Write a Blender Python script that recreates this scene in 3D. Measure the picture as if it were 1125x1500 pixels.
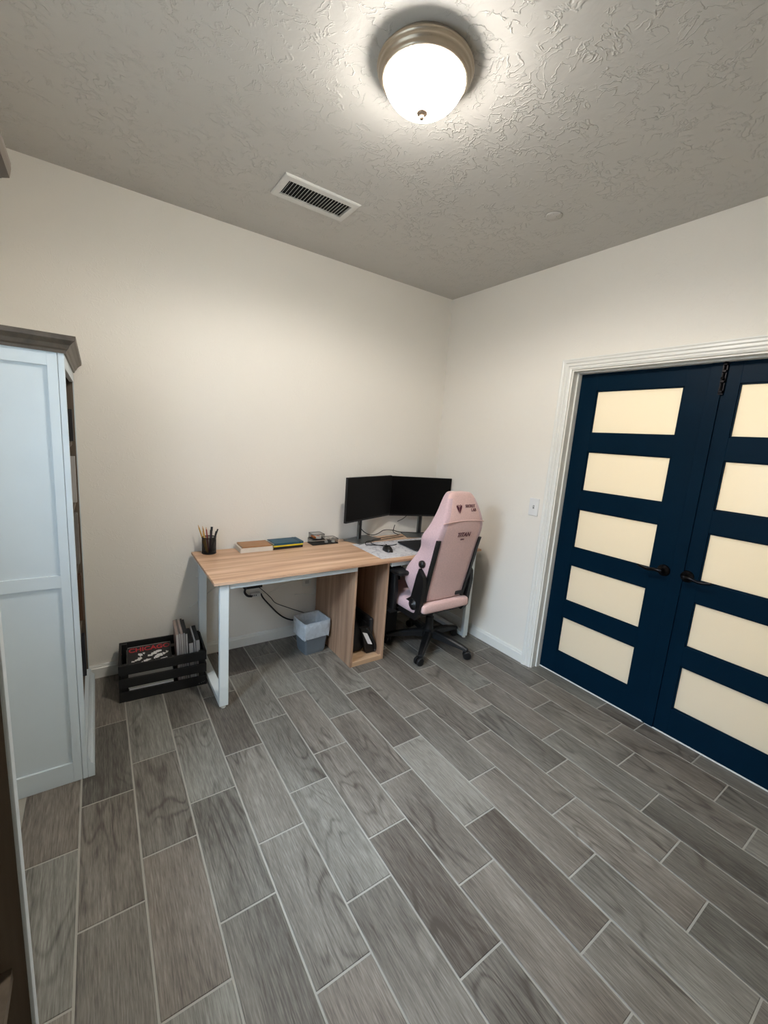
import bpy, bmesh, math, random
from mathutils import Vector, Matrix, Euler

# ---------------------------------------------------------------- clear
for o in list(bpy.data.objects): bpy.data.objects.remove(o)
SC = bpy.context.scene
COL = SC.collection
random.seed(7)

# ---------------------------------------------------------------- camera
cam_d = bpy.data.cameras.new('camera'); cam = bpy.data.objects.new('camera', cam_d); COL.objects.link(cam)
cam_d.sensor_fit = 'HORIZONTAL'; cam_d.sensor_width = 36.0
cam_d.lens = 608.98 / 1125.0 * 36.0
cam_d.clip_start = 0.02
R_ = Vector((0.8243, -0.5616, 0.0716)); U_ = Vector((0.039, 0.1826, 0.9824)); F_ = Vector((0.5648, 0.807, -0.1724))
cam.matrix_world = Matrix(((R_.x, U_.x, -F_.x, -2.5275), (R_.y, U_.y, -F_.y, -2.8319),
                           (R_.z, U_.z, -F_.z, 1.5457), (0, 0, 0, 1)))
SC.camera = cam

# ---------------------------------------------------------------- world, big lights, exposure
w = bpy.data.worlds.new('world'); SC.world = w; w.use_nodes = True
bg = w.node_tree.nodes['Background']; bg.inputs[0].default_value = (0.55, 0.72, 1.0, 1); bg.inputs[1].default_value = 5.0

def area(name, loc, rot, sx, sy, power, color):
    d = bpy.data.lights.new(name, 'AREA'); d.shape = 'RECTANGLE'; d.size = sx; d.size_y = sy
    d.energy = power; d.color = color
    o = bpy.data.objects.new(name, d); o.location = loc; o.rotation_euler = rot; COL.objects.link(o)
    return o
PI = math.pi
WINDOW_POWER = 500; LAMP_STRENGTH = 78.0; ADDED_SPOT_POWER = 40.0
area('daylight_outside_window', (-3.80, -1.80, 2.85), (0, -math.radians(42), 0), 1.6, 1.3, WINDOW_POWER, (0.62, 0.80, 1.0))
area('hallway_light', (1.45, -1.95, 1.55), (0, math.radians(80), 0), 1.9, 1.5, 53, (1.0, 0.97, 0.92))
SC.view_settings.view_transform = 'Standard'; SC.view_settings.look = 'None'
SC.view_settings.gamma = 1.0; SC.view_settings.use_curve_mapping = False
SC.view_settings.exposure = 0.17

# ================================================================ helpers
def srgb(r, g, b):
    f = lambda c: (c/255/12.92) if c/255 <= 0.04045 else ((c/255+0.055)/1.055)**2.4
    return (f(r), f(g), f(b), 1)

def new_mat(name):
    m = bpy.data.materials.new(name); m.use_nodes = True
    return m, m.node_tree.nodes, m.node_tree.links, m.node_tree.nodes['Principled BSDF']

def mat(name, col, rough=0.5, metal=0.0, bump=0.0, bscale=60, var=0.06, vscale=8, spec=0.5, emis=None, sheen=0):
    m, N, L, P = new_mat(name)
    P.inputs['Roughness'].default_value = rough; P.inputs['Metallic'].default_value = metal
    P.inputs['Specular IOR Level'].default_value = spec
    if sheen: P.inputs['Sheen Weight'].default_value = sheen
    tc = N.new('ShaderNodeTexCoord')
    nz = N.new('ShaderNodeTexNoise'); nz.inputs['Scale'].default_value = vscale; nz.inputs['Detail'].default_value = 4
    L.new(tc.outputs['Object'], nz.inputs['Vector'])
    r = N.new('ShaderNodeValToRGB')
    a = [max(0, c*(1-var)) for c in col[:3]]; b = [min(1, c*(1+var)) for c in col[:3]]
    r.color_ramp.elements[0].color = (*a, 1); r.color_ramp.elements[1].color = (*b, 1)
    r.color_ramp.elements[0].position = 0.3; r.color_ramp.elements[1].position = 0.7
    L.new(nz.outputs['Fac'], r.inputs['Fac']); L.new(r.outputs['Color'], P.inputs['Base Color'])
    if bump:
        n2 = N.new('ShaderNodeTexNoise'); n2.inputs['Scale'].default_value = bscale; n2.inputs['Detail'].default_value = 3
        bp = N.new('ShaderNodeBump'); bp.inputs['Strength'].default_value = bump; bp.inputs['Distance'].default_value = 0.002
        L.new(tc.outputs['Object'], n2.inputs['Vector']); L.new(n2.outputs['Fac'], bp.inputs['Height'])
        L.new(bp.outputs['Normal'], P.inputs['Normal'])
    if emis:
        P.inputs['Emission Color'].default_value = (*emis[0], 1); P.inputs['Emission Strength'].default_value = emis[1]
    return m

def wood(name, c1, c2, axis='x', rough=0.42, scale=1.0, c3=None):
    """streaky laminate; grain runs along the given axis (world-metre object coordinates)"""
    m, N, L, P = new_mat(name)
    tc = N.new('ShaderNodeTexCoord'); mp = N.new('ShaderNodeMapping')
    s = {'x': (1.2, 22, 22), 'y': (22, 1.2, 22), 'z': (22, 22, 1.2)}[axis]
    mp.inputs['Scale'].default_value = tuple(v*scale for v in s)
    L.new(tc.outputs['Object'], mp.inputs['Vector'])
    nz = N.new('ShaderNodeTexNoise'); nz.inputs['Scale'].default_value = 1.0; nz.inputs['Detail'].default_value = 5
    nz.inputs['Roughness'].default_value = 0.62; nz.inputs['Distortion'].default_value = 0.25
    L.new(mp.outputs['Vector'], nz.inputs['Vector'])
    r = N.new('ShaderNodeValToRGB')
    r.color_ramp.elements[0].color = c1; r.color_ramp.elements[0].position = 0.34
    r.color_ramp.elements[1].color = c2; r.color_ramp.elements[1].position = 0.66
    if c3:
        e = r.color_ramp.elements.new(0.5); e.color = c3
    L.new(nz.outputs['Fac'], r.inputs['Fac']); L.new(r.outputs['Color'], P.inputs['Base Color'])
    P.inputs['Roughness'].default_value = rough
    return m

class MB:
    """collects boxes, tubes and lathed shapes in world metres; build() links them as ONE mesh object"""
    def __init__(s): s.bm = bmesh.new(); s.mi = 0
    def _new(s, verts):
        for f in set(f for v in verts for f in v.link_faces): f.material_index = s.mi
    def box(s, x0, x1, y0, y1, z0, z1, bev=0.0, M=None, seg=2):
        m = Matrix.Translation(((x0+x1)/2, (y0+y1)/2, (z0+z1)/2)) @ Matrix.Diagonal((abs(x1-x0), abs(y1-y0), abs(z1-z0), 1))
        vs = bmesh.ops.create_cube(s.bm, size=1.0, matrix=m)['verts']
        if bev > 0:
            es = list(set(e for v in vs for e in v.link_edges))
            r = bmesh.ops.bevel(s.bm, geom=es, offset=bev, segments=seg, affect='EDGES', profile=0.5)
            vs = list(set(v for f in r['faces'] for v in f.verts) | set(v for v in vs if v.is_valid))
        if M is not None: bmesh.ops.transform(s.bm, matrix=M, verts=vs)
        s._new(vs); return s
    def tube(s, pts, r, n=8, caps=True):
        pts = [Vector(p) for p in pts]; rings = []
        for i, p in enumerate(pts):
            t = (pts[min(i+1, len(pts)-1)] - pts[max(i-1, 0)]).normalized()
            up = Vector((0, 0, 1)) if abs(t.z) < 0.92 else Vector((1, 0, 0))
            a = t.cross(up).normalized(); b = t.cross(a)
            rr = r[i] if isinstance(r, (list, tuple)) else r
            rings.append([s.bm.verts.new(p + a*math.cos(2*PI*k/n)*rr + b*math.sin(2*PI*k/n)*rr) for k in range(n)])
        vs = [v for g in rings for v in g]
        for i in range(len(rings)-1):
            for k in range(n):
                s.bm.faces.new((rings[i][k], rings[i][(k+1) % n], rings[i+1][(k+1) % n], rings[i+1][k]))
        if caps: s.bm.faces.new(rings[0][::-1]); s.bm.faces.new(rings[-1])
        s._new(vs); return s
    def lathe(s, prof, c, n=32, M=None):
        """prof = [(radius, z)...] around the vertical axis through c"""
        rings = []; c = Vector(c)
        for (r, z) in prof:
            if r < 1e-6: rings.append([s.bm.verts.new(c + Vector((0, 0, z)))])
            else: rings.append([s.bm.verts.new(c + Vector((r*math.cos(2*PI*k/n), r*math.sin(2*PI*k/n), z))) for k in range(n)])
        for i in range(len(rings)-1):
            a, b = rings[i], rings[i+1]
            for k in range(n):
                k2 = (k+1) % n
                if len(a) == 1 and len(b) == 1: continue
                if len(a) == 1: s.bm.faces.new((a[0], b[k2], b[k]))
                elif len(b) == 1: s.bm.faces.new((a[k], a[k2], b[0]))
                else: s.bm.faces.new((a[k], a[k2], b[k2], b[k]))
        vs = [v for g in rings for v in g]
        if M is not None: bmesh.ops.transform(s.bm, matrix=M, verts=vs)
        s._new(vs); return s
    def prism(s, poly, off, M=None):
        """poly: list of 3-D points, extruded by vector off"""
        off = Vector(off)
        a = [s.bm.verts.new(Vector(p)) for p in poly]; b = [s.bm.verts.new(Vector(p)+off) for p in poly]
        s.bm.faces.new(a[::-1]); s.bm.faces.new(b); n = len(a)
        for i in range(n): s.bm.faces.new((a[i], a[(i+1) % n], b[(i+1) % n], b[i]))
        if M is not None: bmesh.ops.transform(s.bm, matrix=M, verts=a+b)
        s._new(a+b); return s
    def loft(s, rings, close=True, caps=True):
        R = [[s.bm.verts.new(Vector(p)) for p in ring] for ring in rings]; n = len(R[0])
        for i in range(len(R)-1):
            for k in range(n if close else n-1):
                s.bm.faces.new((R[i][k], R[i][(k+1) % n], R[i+1][(k+1) % n], R[i+1][k]))
        if caps: s.bm.faces.new(R[0][::-1]); s.bm.faces.new(R[-1])
        s._new([v for g in R for v in g]); return s
    def build(s, name, m, parent=None, smooth=False, kind=None, sub=0, local=False):
        bmesh.ops.recalc_face_normals(s.bm, faces=s.bm.faces[:])
        if parent is not None and not local:
            bmesh.ops.transform(s.bm, matrix=W[parent.name].inverted(), verts=s.bm.verts[:])
        me = bpy.data.meshes.new(name); s.bm.to_mesh(me); s.bm.free()
        for mm in (m if isinstance(m, (list, tuple)) else [m]): me.materials.append(mm)
        if smooth:
            for p in me.polygons: p.use_smooth = True
        o = bpy.data.objects.new(name, me); COL.objects.link(o)
        if parent is not None: o.parent = parent; W[o.name] = W[parent.name]
        else: W[o.name] = Matrix.Identity(4)
        if kind: o['kind'] = kind
        if sub:
            md = o.modifiers.new('sub', 'SUBSURF'); md.levels = sub; md.render_levels = sub
        return o
W = {}
def thing(name, label, cat, loc=(0, 0, 0), rotz=0, group=None):
    o = bpy.data.objects.new(name, None); COL.objects.link(o); o.empty_display_size = 0.05
    o.location = loc; o.rotation_euler = (0, 0, rotz)
    W[o.name] = Matrix.Translation(loc) @ Matrix.Rotation(rotz, 4, 'Z')
    o['label'] = label; o['category'] = cat
    if group: o['group'] = group
    return o
def tag(o, label, cat, group=None):
    o['label'] = label; o['category'] = cat
    if group: o['group'] = group
    return o
def structure(name):
    o = bpy.data.objects.new(name, None); COL.objects.link(o); W[o.name] = Matrix.Identity(4); o['kind'] = 'structure'
    return o
def text(name, body, size, m, parent, Mw, extrude=0.0006, sx=1.0, shear=0, spacing=1.0, bold=0.0):
    c = bpy.data.curves.new(name, 'FONT'); c.body = body; c.size = size; c.extrude = extrude; c.shear = shear
    c.space_character = spacing; c.align_x = 'CENTER'; c.align_y = 'CENTER'; c.offset = bold
    t = bpy.data.objects.new(name, c); COL.objects.link(t)
    dg = bpy.context.evaluated_depsgraph_get(); dg.update()
    me = bpy.data.meshes.new_from_object(t.evaluated_get(dg)); bpy.data.objects.remove(t)
    me.transform(W[parent.name].inverted() @ Mw @ Matrix.Diagonal((sx, 1, 1, 1)))
    me.materials.clear(); me.materials.append(m)
    o = bpy.data.objects.new(name, me); COL.objects.link(o); o.parent = parent; W[o.name] = W[parent.name]
    return o
def rotz_about(cx, cy, a): return Matrix.Translation((cx, cy, 0)) @ Matrix.Rotation(a, 4, 'Z') @ Matrix.Translation((-cx, -cy, 0))
def smooth_pts(pts, n=6):
    P = [Vector(p) for p in pts]; out = []
    for i in range(len(P)-1):
        p0 = P[max(i-1, 0)]; p1 = P[i]; p2 = P[i+1]; p3 = P[min(i+2, len(P)-1)]
        for k in range(n):
            t = k/n
            out.append(0.5*((2*p1) + (p2-p0)*t + (2*p0-5*p1+4*p2-p3)*t*t + (3*p1-p0-3*p2+p3)*t**3))
    out.append(P[-1]); return out

# ================================================================ materials
def wall_mat(name, col, tex):
    m, N, L, P = new_mat(name)
    P.inputs['Base Color'].default_value = col; P.inputs['Roughness'].default_value = 0.55 if tex > 0.5 else 0.6
    P.inputs['Specular IOR Level'].default_value = 0.35
    tc = N.new('ShaderNodeTexCoord')
    wp = N.new('ShaderNodeTexNoise'); wp.inputs['Scale'].default_value = 9; wp.inputs['Detail'].default_value = 2
    L.new(tc.outputs['Object'], wp.inputs['Vector'])
    ad = N.new('ShaderNodeVectorMath'); ad.operation = 'MULTIPLY_ADD'
    L.new(wp.outputs['Color'], ad.inputs[0]); ad.inputs[1].default_value = (0.12, 0.12, 0.12); L.new(tc.outputs['Object'], ad.inputs[2])
    nz = N.new('ShaderNodeTexNoise'); nz.inputs['Scale'].default_value = 24 if tex > 0.5 else 30; nz.inputs['Detail'].default_value = 3
    nz.inputs['Roughness'].default_value = 0.5
    L.new(ad.outputs[0], nz.inputs['Vector'])
    # trowelled ridges: thin crests where the noise crosses its middle value
    sb = N.new('ShaderNodeMath'); sb.operation = 'SUBTRACT'; L.new(nz.outputs['Fac'], sb.inputs[0]); sb.inputs[1].default_value = 0.5
    ab = N.new('ShaderNodeMath'); ab.operation = 'ABSOLUTE'; L.new(sb.outputs[0], ab.inputs[0])
    mr = N.new('ShaderNodeMapRange'); mr.inputs['From Min'].default_value = 0.0; mr.inputs['From Max'].default_value = 0.045
    mr.inputs['To Min'].default_value = 1.0; mr.inputs['To Max'].default_value = 0.0; mr.interpolation_type = 'SMOOTHSTEP'
    L.new(ab.outputs[0], mr.inputs['Value'])
    msk = N.new('ShaderNodeTexNoise'); msk.inputs['Scale'].default_value = 13; msk.inputs['Detail'].default_value = 2
    L.new(tc.outputs['Object'], msk.inputs['Vector'])
    mr2 = N.new('ShaderNodeMapRange'); mr2.inputs['From Min'].default_value = 0.42; mr2.inputs['From Max'].default_value = 0.58
    L.new(msk.outputs['Fac'], mr2.inputs['Value'])
    mu = N.new('ShaderNodeMath'); mu.operation = 'MULTIPLY'; L.new(mr.outputs[0], mu.inputs[0]); L.new(mr2.outputs[0], mu.inputs[1])
    a2 = N.new('ShaderNodeMath'); a2.operation = 'MULTIPLY_ADD'; L.new(nz.outputs['Fac'], a2.inputs[0]); a2.inputs[1].default_value = 0.5
    L.new(mu.outputs[0], a2.inputs[2])
    bp = N.new('ShaderNodeBump'); bp.inputs['Strength'].default_value = tex; bp.inputs['Distance'].default_value = 0.0035 if tex > 0.5 else 0.0012
    L.new(a2.outputs[0], bp.inputs['Height']); L.new(bp.outputs['Normal'], P.inputs['Normal'])
    return m
M_wall = wall_mat('wall paint', srgb(234, 229, 219), 0.35)
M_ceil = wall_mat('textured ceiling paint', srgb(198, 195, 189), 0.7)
M_trim = mat('white trim paint', srgb(228, 227, 220), 0.35, var=0.015)
M_grout = mat('grey grout', srgb(158, 154, 144), 0.9, bump=0.3, bscale=300, var=0.06)
M_navy = mat('navy door paint', srgb(3, 29, 46), 0.40, var=0.05, bump=0.05, bscale=90, spec=0.06)
M_black = mat('black plastic', srgb(16, 16, 17), 0.45, var=0.1)
M_blackm = mat('black powder coated metal', srgb(20, 20, 20), 0.4, metal=0.3, var=0.1)
M_blackwood = mat('black stained wood', srgb(12, 12, 12), 0.6, var=0.2, bump=0.2, bscale=40)
M_bronze = mat('oil rubbed bronze', srgb(20, 18, 20), 0.3, metal=0.8, var=0.1)
M_whitem = mat('white powder coated steel', srgb(225, 232, 232), 0.35, var=0.02)
M_bookw = mat('white painted bookcase', srgb(198, 208, 212), 0.38, var=0.015)
M_screen = mat('dark monitor glass', srgb(7, 7, 8), 0.30, var=0.1, spec=0.12)
M_alu = mat('grey aluminium', srgb(120, 123, 122), 0.35, metal=0.8, var=0.05)
M_darkalu = mat('dark space grey aluminium', srgb(74, 76, 80), 0.4, metal=0.7, var=0.05)
M_pewter = mat('brushed pewter', srgb(168, 156, 140), 0.34, metal=0.85, var=0.08)
M_desk = wood('light oak laminate', srgb(176, 136, 106), srgb(222, 188, 158), 'x', 0.42, c3=srgb(203, 164, 132), scale=0.8)
M_deskv = wood('light oak laminate vertical grain', srgb(146, 113, 90), srgb(190, 156, 128), 'z', 0.5, c3=srgb(168, 134, 108))
M_desky = wood('light oak laminate edge', srgb(186, 150, 116), srgb(208, 176, 142), 'x', 0.5)
M_crown = wood('weathered brown wood', srgb(66, 56, 46), srgb(90, 78, 64), 'y', 0.45)
M_inner = wood('taupe wood interior', srgb(78, 68, 56), srgb(102, 90, 76), 'z', 0.6)

def fabric(name, col, rough=0.9):
    return mat(name, col, rough, bump=0.5, bscale=420, var=0.07, vscale=120, spec=0.2, sheen=0.3)
M_pink = fabric('pink woven fabric', srgb(216, 180, 173))
M_pinkside = fabric('mauve pink bolster fabric', srgb(203, 173, 177))
M_logo = mat('plum embroidery', srgb(84, 30, 50), 0.8, var=0.05)

def tile_mat():
    m, N, L, P = new_mat('wood look porcelain tile')
    tc = N.new('ShaderNodeTexCoord'); oi = N.new('ShaderNodeObjectInfo')
    off = N.new('ShaderNodeVectorMath'); off.operation = 'SCALE'; off.inputs[0].default_value = (37.0, 91.0, 13.0)
    L.new(oi.outputs['Random'], off.inputs['Scale'])
    ad = N.new('ShaderNodeVectorMath'); ad.operation = 'ADD'; L.new(tc.outputs['Object'], ad.inputs[0]); L.new(off.outputs[0], ad.inputs[1])
    def noise(scale, vec, detail=4, dist=0.0, rough=0.5):
        mp = N.new('ShaderNodeMapping'); mp.inputs['Scale'].default_value = vec; L.new(ad.outputs[0], mp.inputs['Vector'])
        n = N.new('ShaderNodeTexNoise'); n.inputs['Scale'].default_value = scale; n.inputs['Detail'].default_value = detail
        n.inputs['Distortion'].default_value = dist; n.inputs['Roughness'].default_value = rough
        L.new(mp.outputs['Vector'], n.inputs['Vector']); return n
    def math(op, a, b=None, c=None):
        x = N.new('ShaderNodeMath'); x.operation = op
        for i, v in enumerate((a, b, c)):
            if v is None: continue
            if isinstance(v, (int, float)): x.inputs[i].default_value = v
            else: L.new(v, x.inputs[i])
        return x.outputs[0]
    big = noise(1.0, (7, 1.7, 1), 1.5, 0.4)                     # cathedral figure
    ring = math('SINE', math('MULTIPLY', big.outputs['Fac'], 62.0))
    ring = math('POWER', math('MULTIPLY_ADD', ring, 0.5, 0.5), 5.0)
    mask = noise(1.0, (5, 1.5, 1), 1, 0)
    mrm = N.new('ShaderNodeMapRange'); mrm.inputs['From Min'].default_value = 0.47; mrm.inputs['From Max'].default_value = 0.60
    L.new(mask.outputs['Fac'], mrm.inputs['Value'])
    ringm = math('MULTIPLY', ring, mrm.outputs[0])
    fine = noise(1.0, (260, 16, 1), 4, 0.2, 0.62)                 # fine pores
    mid = noise(1.0, (60, 3.0, 1), 4, 0.2, 0.6)                  # streaks
    patch = noise(1.0, (4, 1.4, 1), 2, 0.3)                      # cloudy tone
    v = math('MULTIPLY_ADD', mid.outputs['Fac'], 0.6, -0.30)
    v = math('ADD', v, math('MULTIPLY_ADD', fine.outputs['Fac'], 1.25, -0.625))
    v = math('ADD', v, math('MULTIPLY_ADD', patch.outputs['Fac'], 0.9, -0.45))
    v = math('SUBTRACT', v, math('MULTIPLY', ringm, 0.30))
    v = math('ADD', v, math('MULTIPLY_ADD', oi.outputs['Random'], 0.24, -0.12))
    v = math('ADD', v, 0.5)
    r = N.new('ShaderNodeValToRGB'); cr = r.color_ramp
    cr.elements[0].position = 0.08; cr.elements[0].color = srgb(72, 66, 61)
    cr.elements[1].position = 0.92; cr.elements[1].color = srgb(145, 141, 134)
    e = cr.elements.new(0.36); e.color = srgb(99, 94, 88)
    e = cr.elements.new(0.62); e.color = srgb(121, 116, 109)
    L.new(v, r.inputs['Fac'])
    # per-tile warm / cool shift
    wn = N.new('ShaderNodeTexWhiteNoise'); wn.noise_dimensions = '1D'; L.new(oi.outputs['Random'], wn.inputs['W'])
    mx = N.new('ShaderNodeMix'); mx.data_type = 'RGBA'; mx.blend_type = 'MULTIPLY'; mx.inputs['Factor'].default_value = 1.0
    tint = N.new('ShaderNodeMix'); tint.data_type = 'RGBA'; L.new(wn.outputs['Value'], tint.inputs['Factor'])
    tint.inputs[6].default_value = (1.0, 0.945, 0.89, 1); tint.inputs[7].default_value = (0.93, 0.965, 0.94, 1)
    L.new(r.outputs['Color'], mx.inputs[6]); L.new(tint.outputs[2], mx.inputs[7])
    L.new(mx.outputs[2], P.inputs['Base Color'])
    P.inputs['Roughness'].default_value = 0.42; P.inputs['Specular IOR Level'].default_value = 0.45
    bp = N.new('ShaderNodeBump'); bp.inputs['Strength'].default_value = 0.25; bp.inputs['Distance'].default_value = 0.001
    L.new(fine.outputs['Fac'], bp.inputs['Height']); L.new(bp.outputs['Normal'], P.inputs['Normal'])
    return m
M_tile = tile_mat()

def frosted():
    m, N, L, P = new_mat('frosted glass')
    out = [n for n in N if n.type == 'OUTPUT_MATERIAL'][0]
    tc = N.new('ShaderNodeTexCoord'); nz = N.new('ShaderNodeTexNoise'); nz.inputs['Scale'].default_value = 260
    L.new(tc.outputs['Object'], nz.inputs['Vector'])
    P.inputs['Base Color'].default_value = srgb(236, 232, 220); P.inputs['Roughness'].default_value = 0.2
    bp = N.new('ShaderNodeBump'); bp.inputs['Strength'].default_value = 0.05; bp.inputs['Distance'].default_value = 0.0005
    L.new(nz.outputs['Fac'], bp.inputs['Height']); L.new(bp.outputs['Normal'], P.inputs['Normal'])
    tr = N.new('ShaderNodeBsdfTranslucent'); tr.inputs['Color'].default_value = srgb(250, 240, 218)
    mx = N.new('ShaderNodeMixShader'); mx.inputs[0].default_value = 0.5
    L.new(P.outputs[0], mx.inputs[1]); L.new(tr.outputs[0], mx.inputs[2]); L.new(mx.outputs[0], out.inputs[0])
    return m
M_frost = frosted()

def marble():
    m, N, L, P = new_mat('white marbled desk mat')
    tc = N.new('ShaderNodeTexCoord')
    nz = N.new('ShaderNodeTexNoise'); nz.inputs['Scale'].default_value = 9; nz.inputs['Detail'].default_value = 6; nz.inputs['Distortion'].default_value = 1.5
    L.new(tc.outputs['Object'], nz.inputs['Vector'])
    r = N.new('ShaderNodeValToRGB'); cr = r.color_ramp
    cr.elements[0].position = 0.47; cr.elements[0].color = srgb(214, 212, 214)
    cr.elements[1].position = 0.55; cr.elements[1].color = srgb(214, 212, 214)
    e = cr.elements.new(0.505); e.color = srgb(168, 166, 174)
    L.new(nz.outputs['Fac'], r.inputs['Fac']); L.new(r.outputs['Color'], P.inputs['Base Color']); P.inputs['Roughness'].default_value = 0.5
    return m

# ================================================================ room shell
H = 2.74; XL = -3.0; YB = -3.35
def slab(name, *a, m=M_wall):
    b = MB(); b.box(*a); return b.build(name, m, kind='structure')
fl = slab('floor', XL-0.12, 1.6, YB-0.12, 0.12, -0.12, -0.0025, m=M_grout)
slab('ceiling', XL-0.12, 1.6, YB-0.12, 0.12, H, H+0.1, m=M_ceil)
slab('wall_back', XL-0.12, 0.0, 0.0, 0.12, -0.0025, H)
slab('wall_behind_camera', XL-0.12, 0.13, YB-0.12, YB, -0.0025, H)
# right wall with the double-door opening
DY0, DY1, DZ = -2.665, -1.208, 2.058
b = MB()
b.box(0.0, 0.13, DY1, 0.12, -0.0025, H); b.box(0.0, 0.13, YB, DY0, -0.0025, H); b.box(0.0, 0.13, DY0, DY1, DZ, H)
b.build('wall_right', M_wall, kind='structure')
# left wall with a window between the two bookcases
WY0, WY1, WZ0, WZ1 = -2.14, -1.34, 0.90, 2.15
b = MB()
b.box(XL-0.12, XL, WY1, 0.0, -0.0025, H); b.box(XL-0.12, XL, YB, WY0, -0.0025, H)
b.box(XL-0.12, XL, WY0, WY1, -0.0025, WZ0); b.box(XL-0.12, XL, WY0, WY1, WZ1, H)
b.build('wall_left', M_wall, kind='structure')
# hallway beyond the frosted doors
b = MB(); b.box(1.5, 1.6, -3.35, 0.0, -0.0025, H); b.build('wall_hallway', M_wall, kind='structure')
b = MB(); b.box(0.13, 1.5, 0.0, 0.12, -0.0025, H); b.build('wall_hallway_far', M_wall, kind='structure')
b = MB(); b.box(0.13, 1.5, YB-0.12, YB, -0.0025, H); b.build('wall_hallway_near', M_wall, kind='structure')

# ---- floor tiles, each its own object
PX, PY, X0 = 0.1856, 0.5075, -0.2225
phase = {1: -1.013, 0: -0.856, 2: -0.700}
TG = 0.0068
def tile_mesh(x0, x1, y0, y1):
    b = MB(); hx, hy = (x1-x0)/2, (y1-y0)/2; e = 0.0012
    b.loft([[(-hx, -hy, -0.006), (hx, -hy, -0.006), (hx, hy, -0.006), (-hx, hy, -0.006)],
            [(-hx, -hy, -e), (hx, -hy, -e), (hx, hy, -e), (-hx, hy, -e)],
            [(-hx+e, -hy+e, 0), (hx-e, -hy+e, 0), (hx-e, hy-e, 0), (-hx+e, hy-e, 0)]])
    bmesh.ops.recalc_face_normals(b.bm, faces=b.bm.faces[:])
    me = bpy.data.meshes.new('tile'); b.bm.to_mesh(me); b.bm.free(); me.materials.append(M_tile); return me
full = tile_mesh(0, PX-TG, 0, PY-TG)
def put_tile(x0, x1, y0, y1):
    if x1-x0 < 0.012 or y1-y0 < 0.012: return
    isfull = abs(x1-x0-(PX-TG)) < 1e-4 and abs(y1-y0-(PY-TG)) < 1e-4
    o = bpy.data.objects.new('tile', full if isfull else tile_mesh(x0, x1, y0, y1))
    o.location = ((x0+x1)/2, (y0+y1)/2, 0); COL.objects.link(o); o.parent = fl
for k in range(-1, 15):
    sx = X0 - k*PX
    a0, a1 = max(sx+TG/2, XL), sx+PX-TG/2
    y = phase[k % 3] + PY*3
    while y > YB:
        y1 = min(y-TG/2, 0.0); y0 = max(y-PY+TG/2, YB)
        if y1 > y0:
            if k == -1:
                put_tile(a0, -0.001, max(y0, DY1+0.0), y1)
                dy0, dy1 = max(y0, DY0), min(y1, DY1)
                if dy1 > dy0:
                    if dy0 < -1.936 < dy1:
                        put_tile(a0, 0.128, -1.936+TG/2, dy1); put_tile(a0, 0.128, dy0, -1.936-TG/2)
                    else: put_tile(a0, 0.128, dy0, dy1)
                put_tile(a0, -0.001, y0, min(y1, DY0))
            else: put_tile(a0, a1, y0, y1)
        y -= PY

# ---- baseboards (profiled)
def board(name, p0, p1, n):
    """profile swept from p0 to p1 along a wall whose inward normal is n"""
    prof = [(0, 0), (0.014, 0), (0.014, 0.062), (0.010, 0.068), (0.010, 0.074), (0.006, 0.083), (0, 0.083)]
    p0, p1, n = Vector(p0), Vector(p1), Vector(n)
    b = MB(); b.loft([[p0 + n*a + Vector((0, 0, z)) for a, z in prof], [p1 + n*a + Vector((0, 0, z)) for a, z in prof]])
    return b.build(name, M_trim, kind='structure')
board('baseboard_back', (XL, 0, 0), (0, 0, 0), (0, -1, 0))
board('baseboard_right', (0, -0.014, 0), (0, -1.142, 0), (-1, 0, 0))
board('baseboard_right_near', (0, DY0-0.08, 0), (0, YB, 0), (-1, 0, 0))
board('baseboard_left', (XL, -0.014, 0), (XL, YB, 0), (1, 0, 0))
board('baseboard_behind_camera', (XL+0.014, YB, 0), (-0.014, YB, 0), (0, 1, 0))

# ---- door casing, jamb and stops
def casing_prof():  # (distance out from the opening, depth into the room)
    return [(0.006, 0), (0.006, 0.009), (0.016, 0.013), (0.019, 0.011), (0.024, 0.011), (0.030, 0.017), (0.034, 0.014),
            (0.044, 0.014), (0.050, 0.020), (0.060, 0.020), (0.066, 0.023), (0.072, 0.022), (0.074, 0)]
b = MB(); pr = casing_prof()
b.loft([[(-t, DY1+d, 0) for d, t in pr], [(-t, DY1+d, DZ+d) for d, t in pr],
        [(-t, DY0-d, DZ+d) for d, t in pr], [(-t, DY0-d, 0) for d, t in pr]])
b.build('trim_1', M_trim, kind='structure')
b = MB()                                              # jamb liner and stop
for (y, s) in ((DY1, -1), (DY0, 1)):
    b.box(-0.001, 0.132, y, y+s*0.004, 0, DZ-0.004)
    b.box(0.045, 0.0835, y, y+s*0.013, 0, DZ-0.013)
b.box(-0.001, 0.132, DY0, DY1, DZ-0.004, DZ); b.box(0.045, 0.0835, DY0, DY1, DZ-0.013, DZ)
b.build('trim_2', M_trim, kind='structure')

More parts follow.
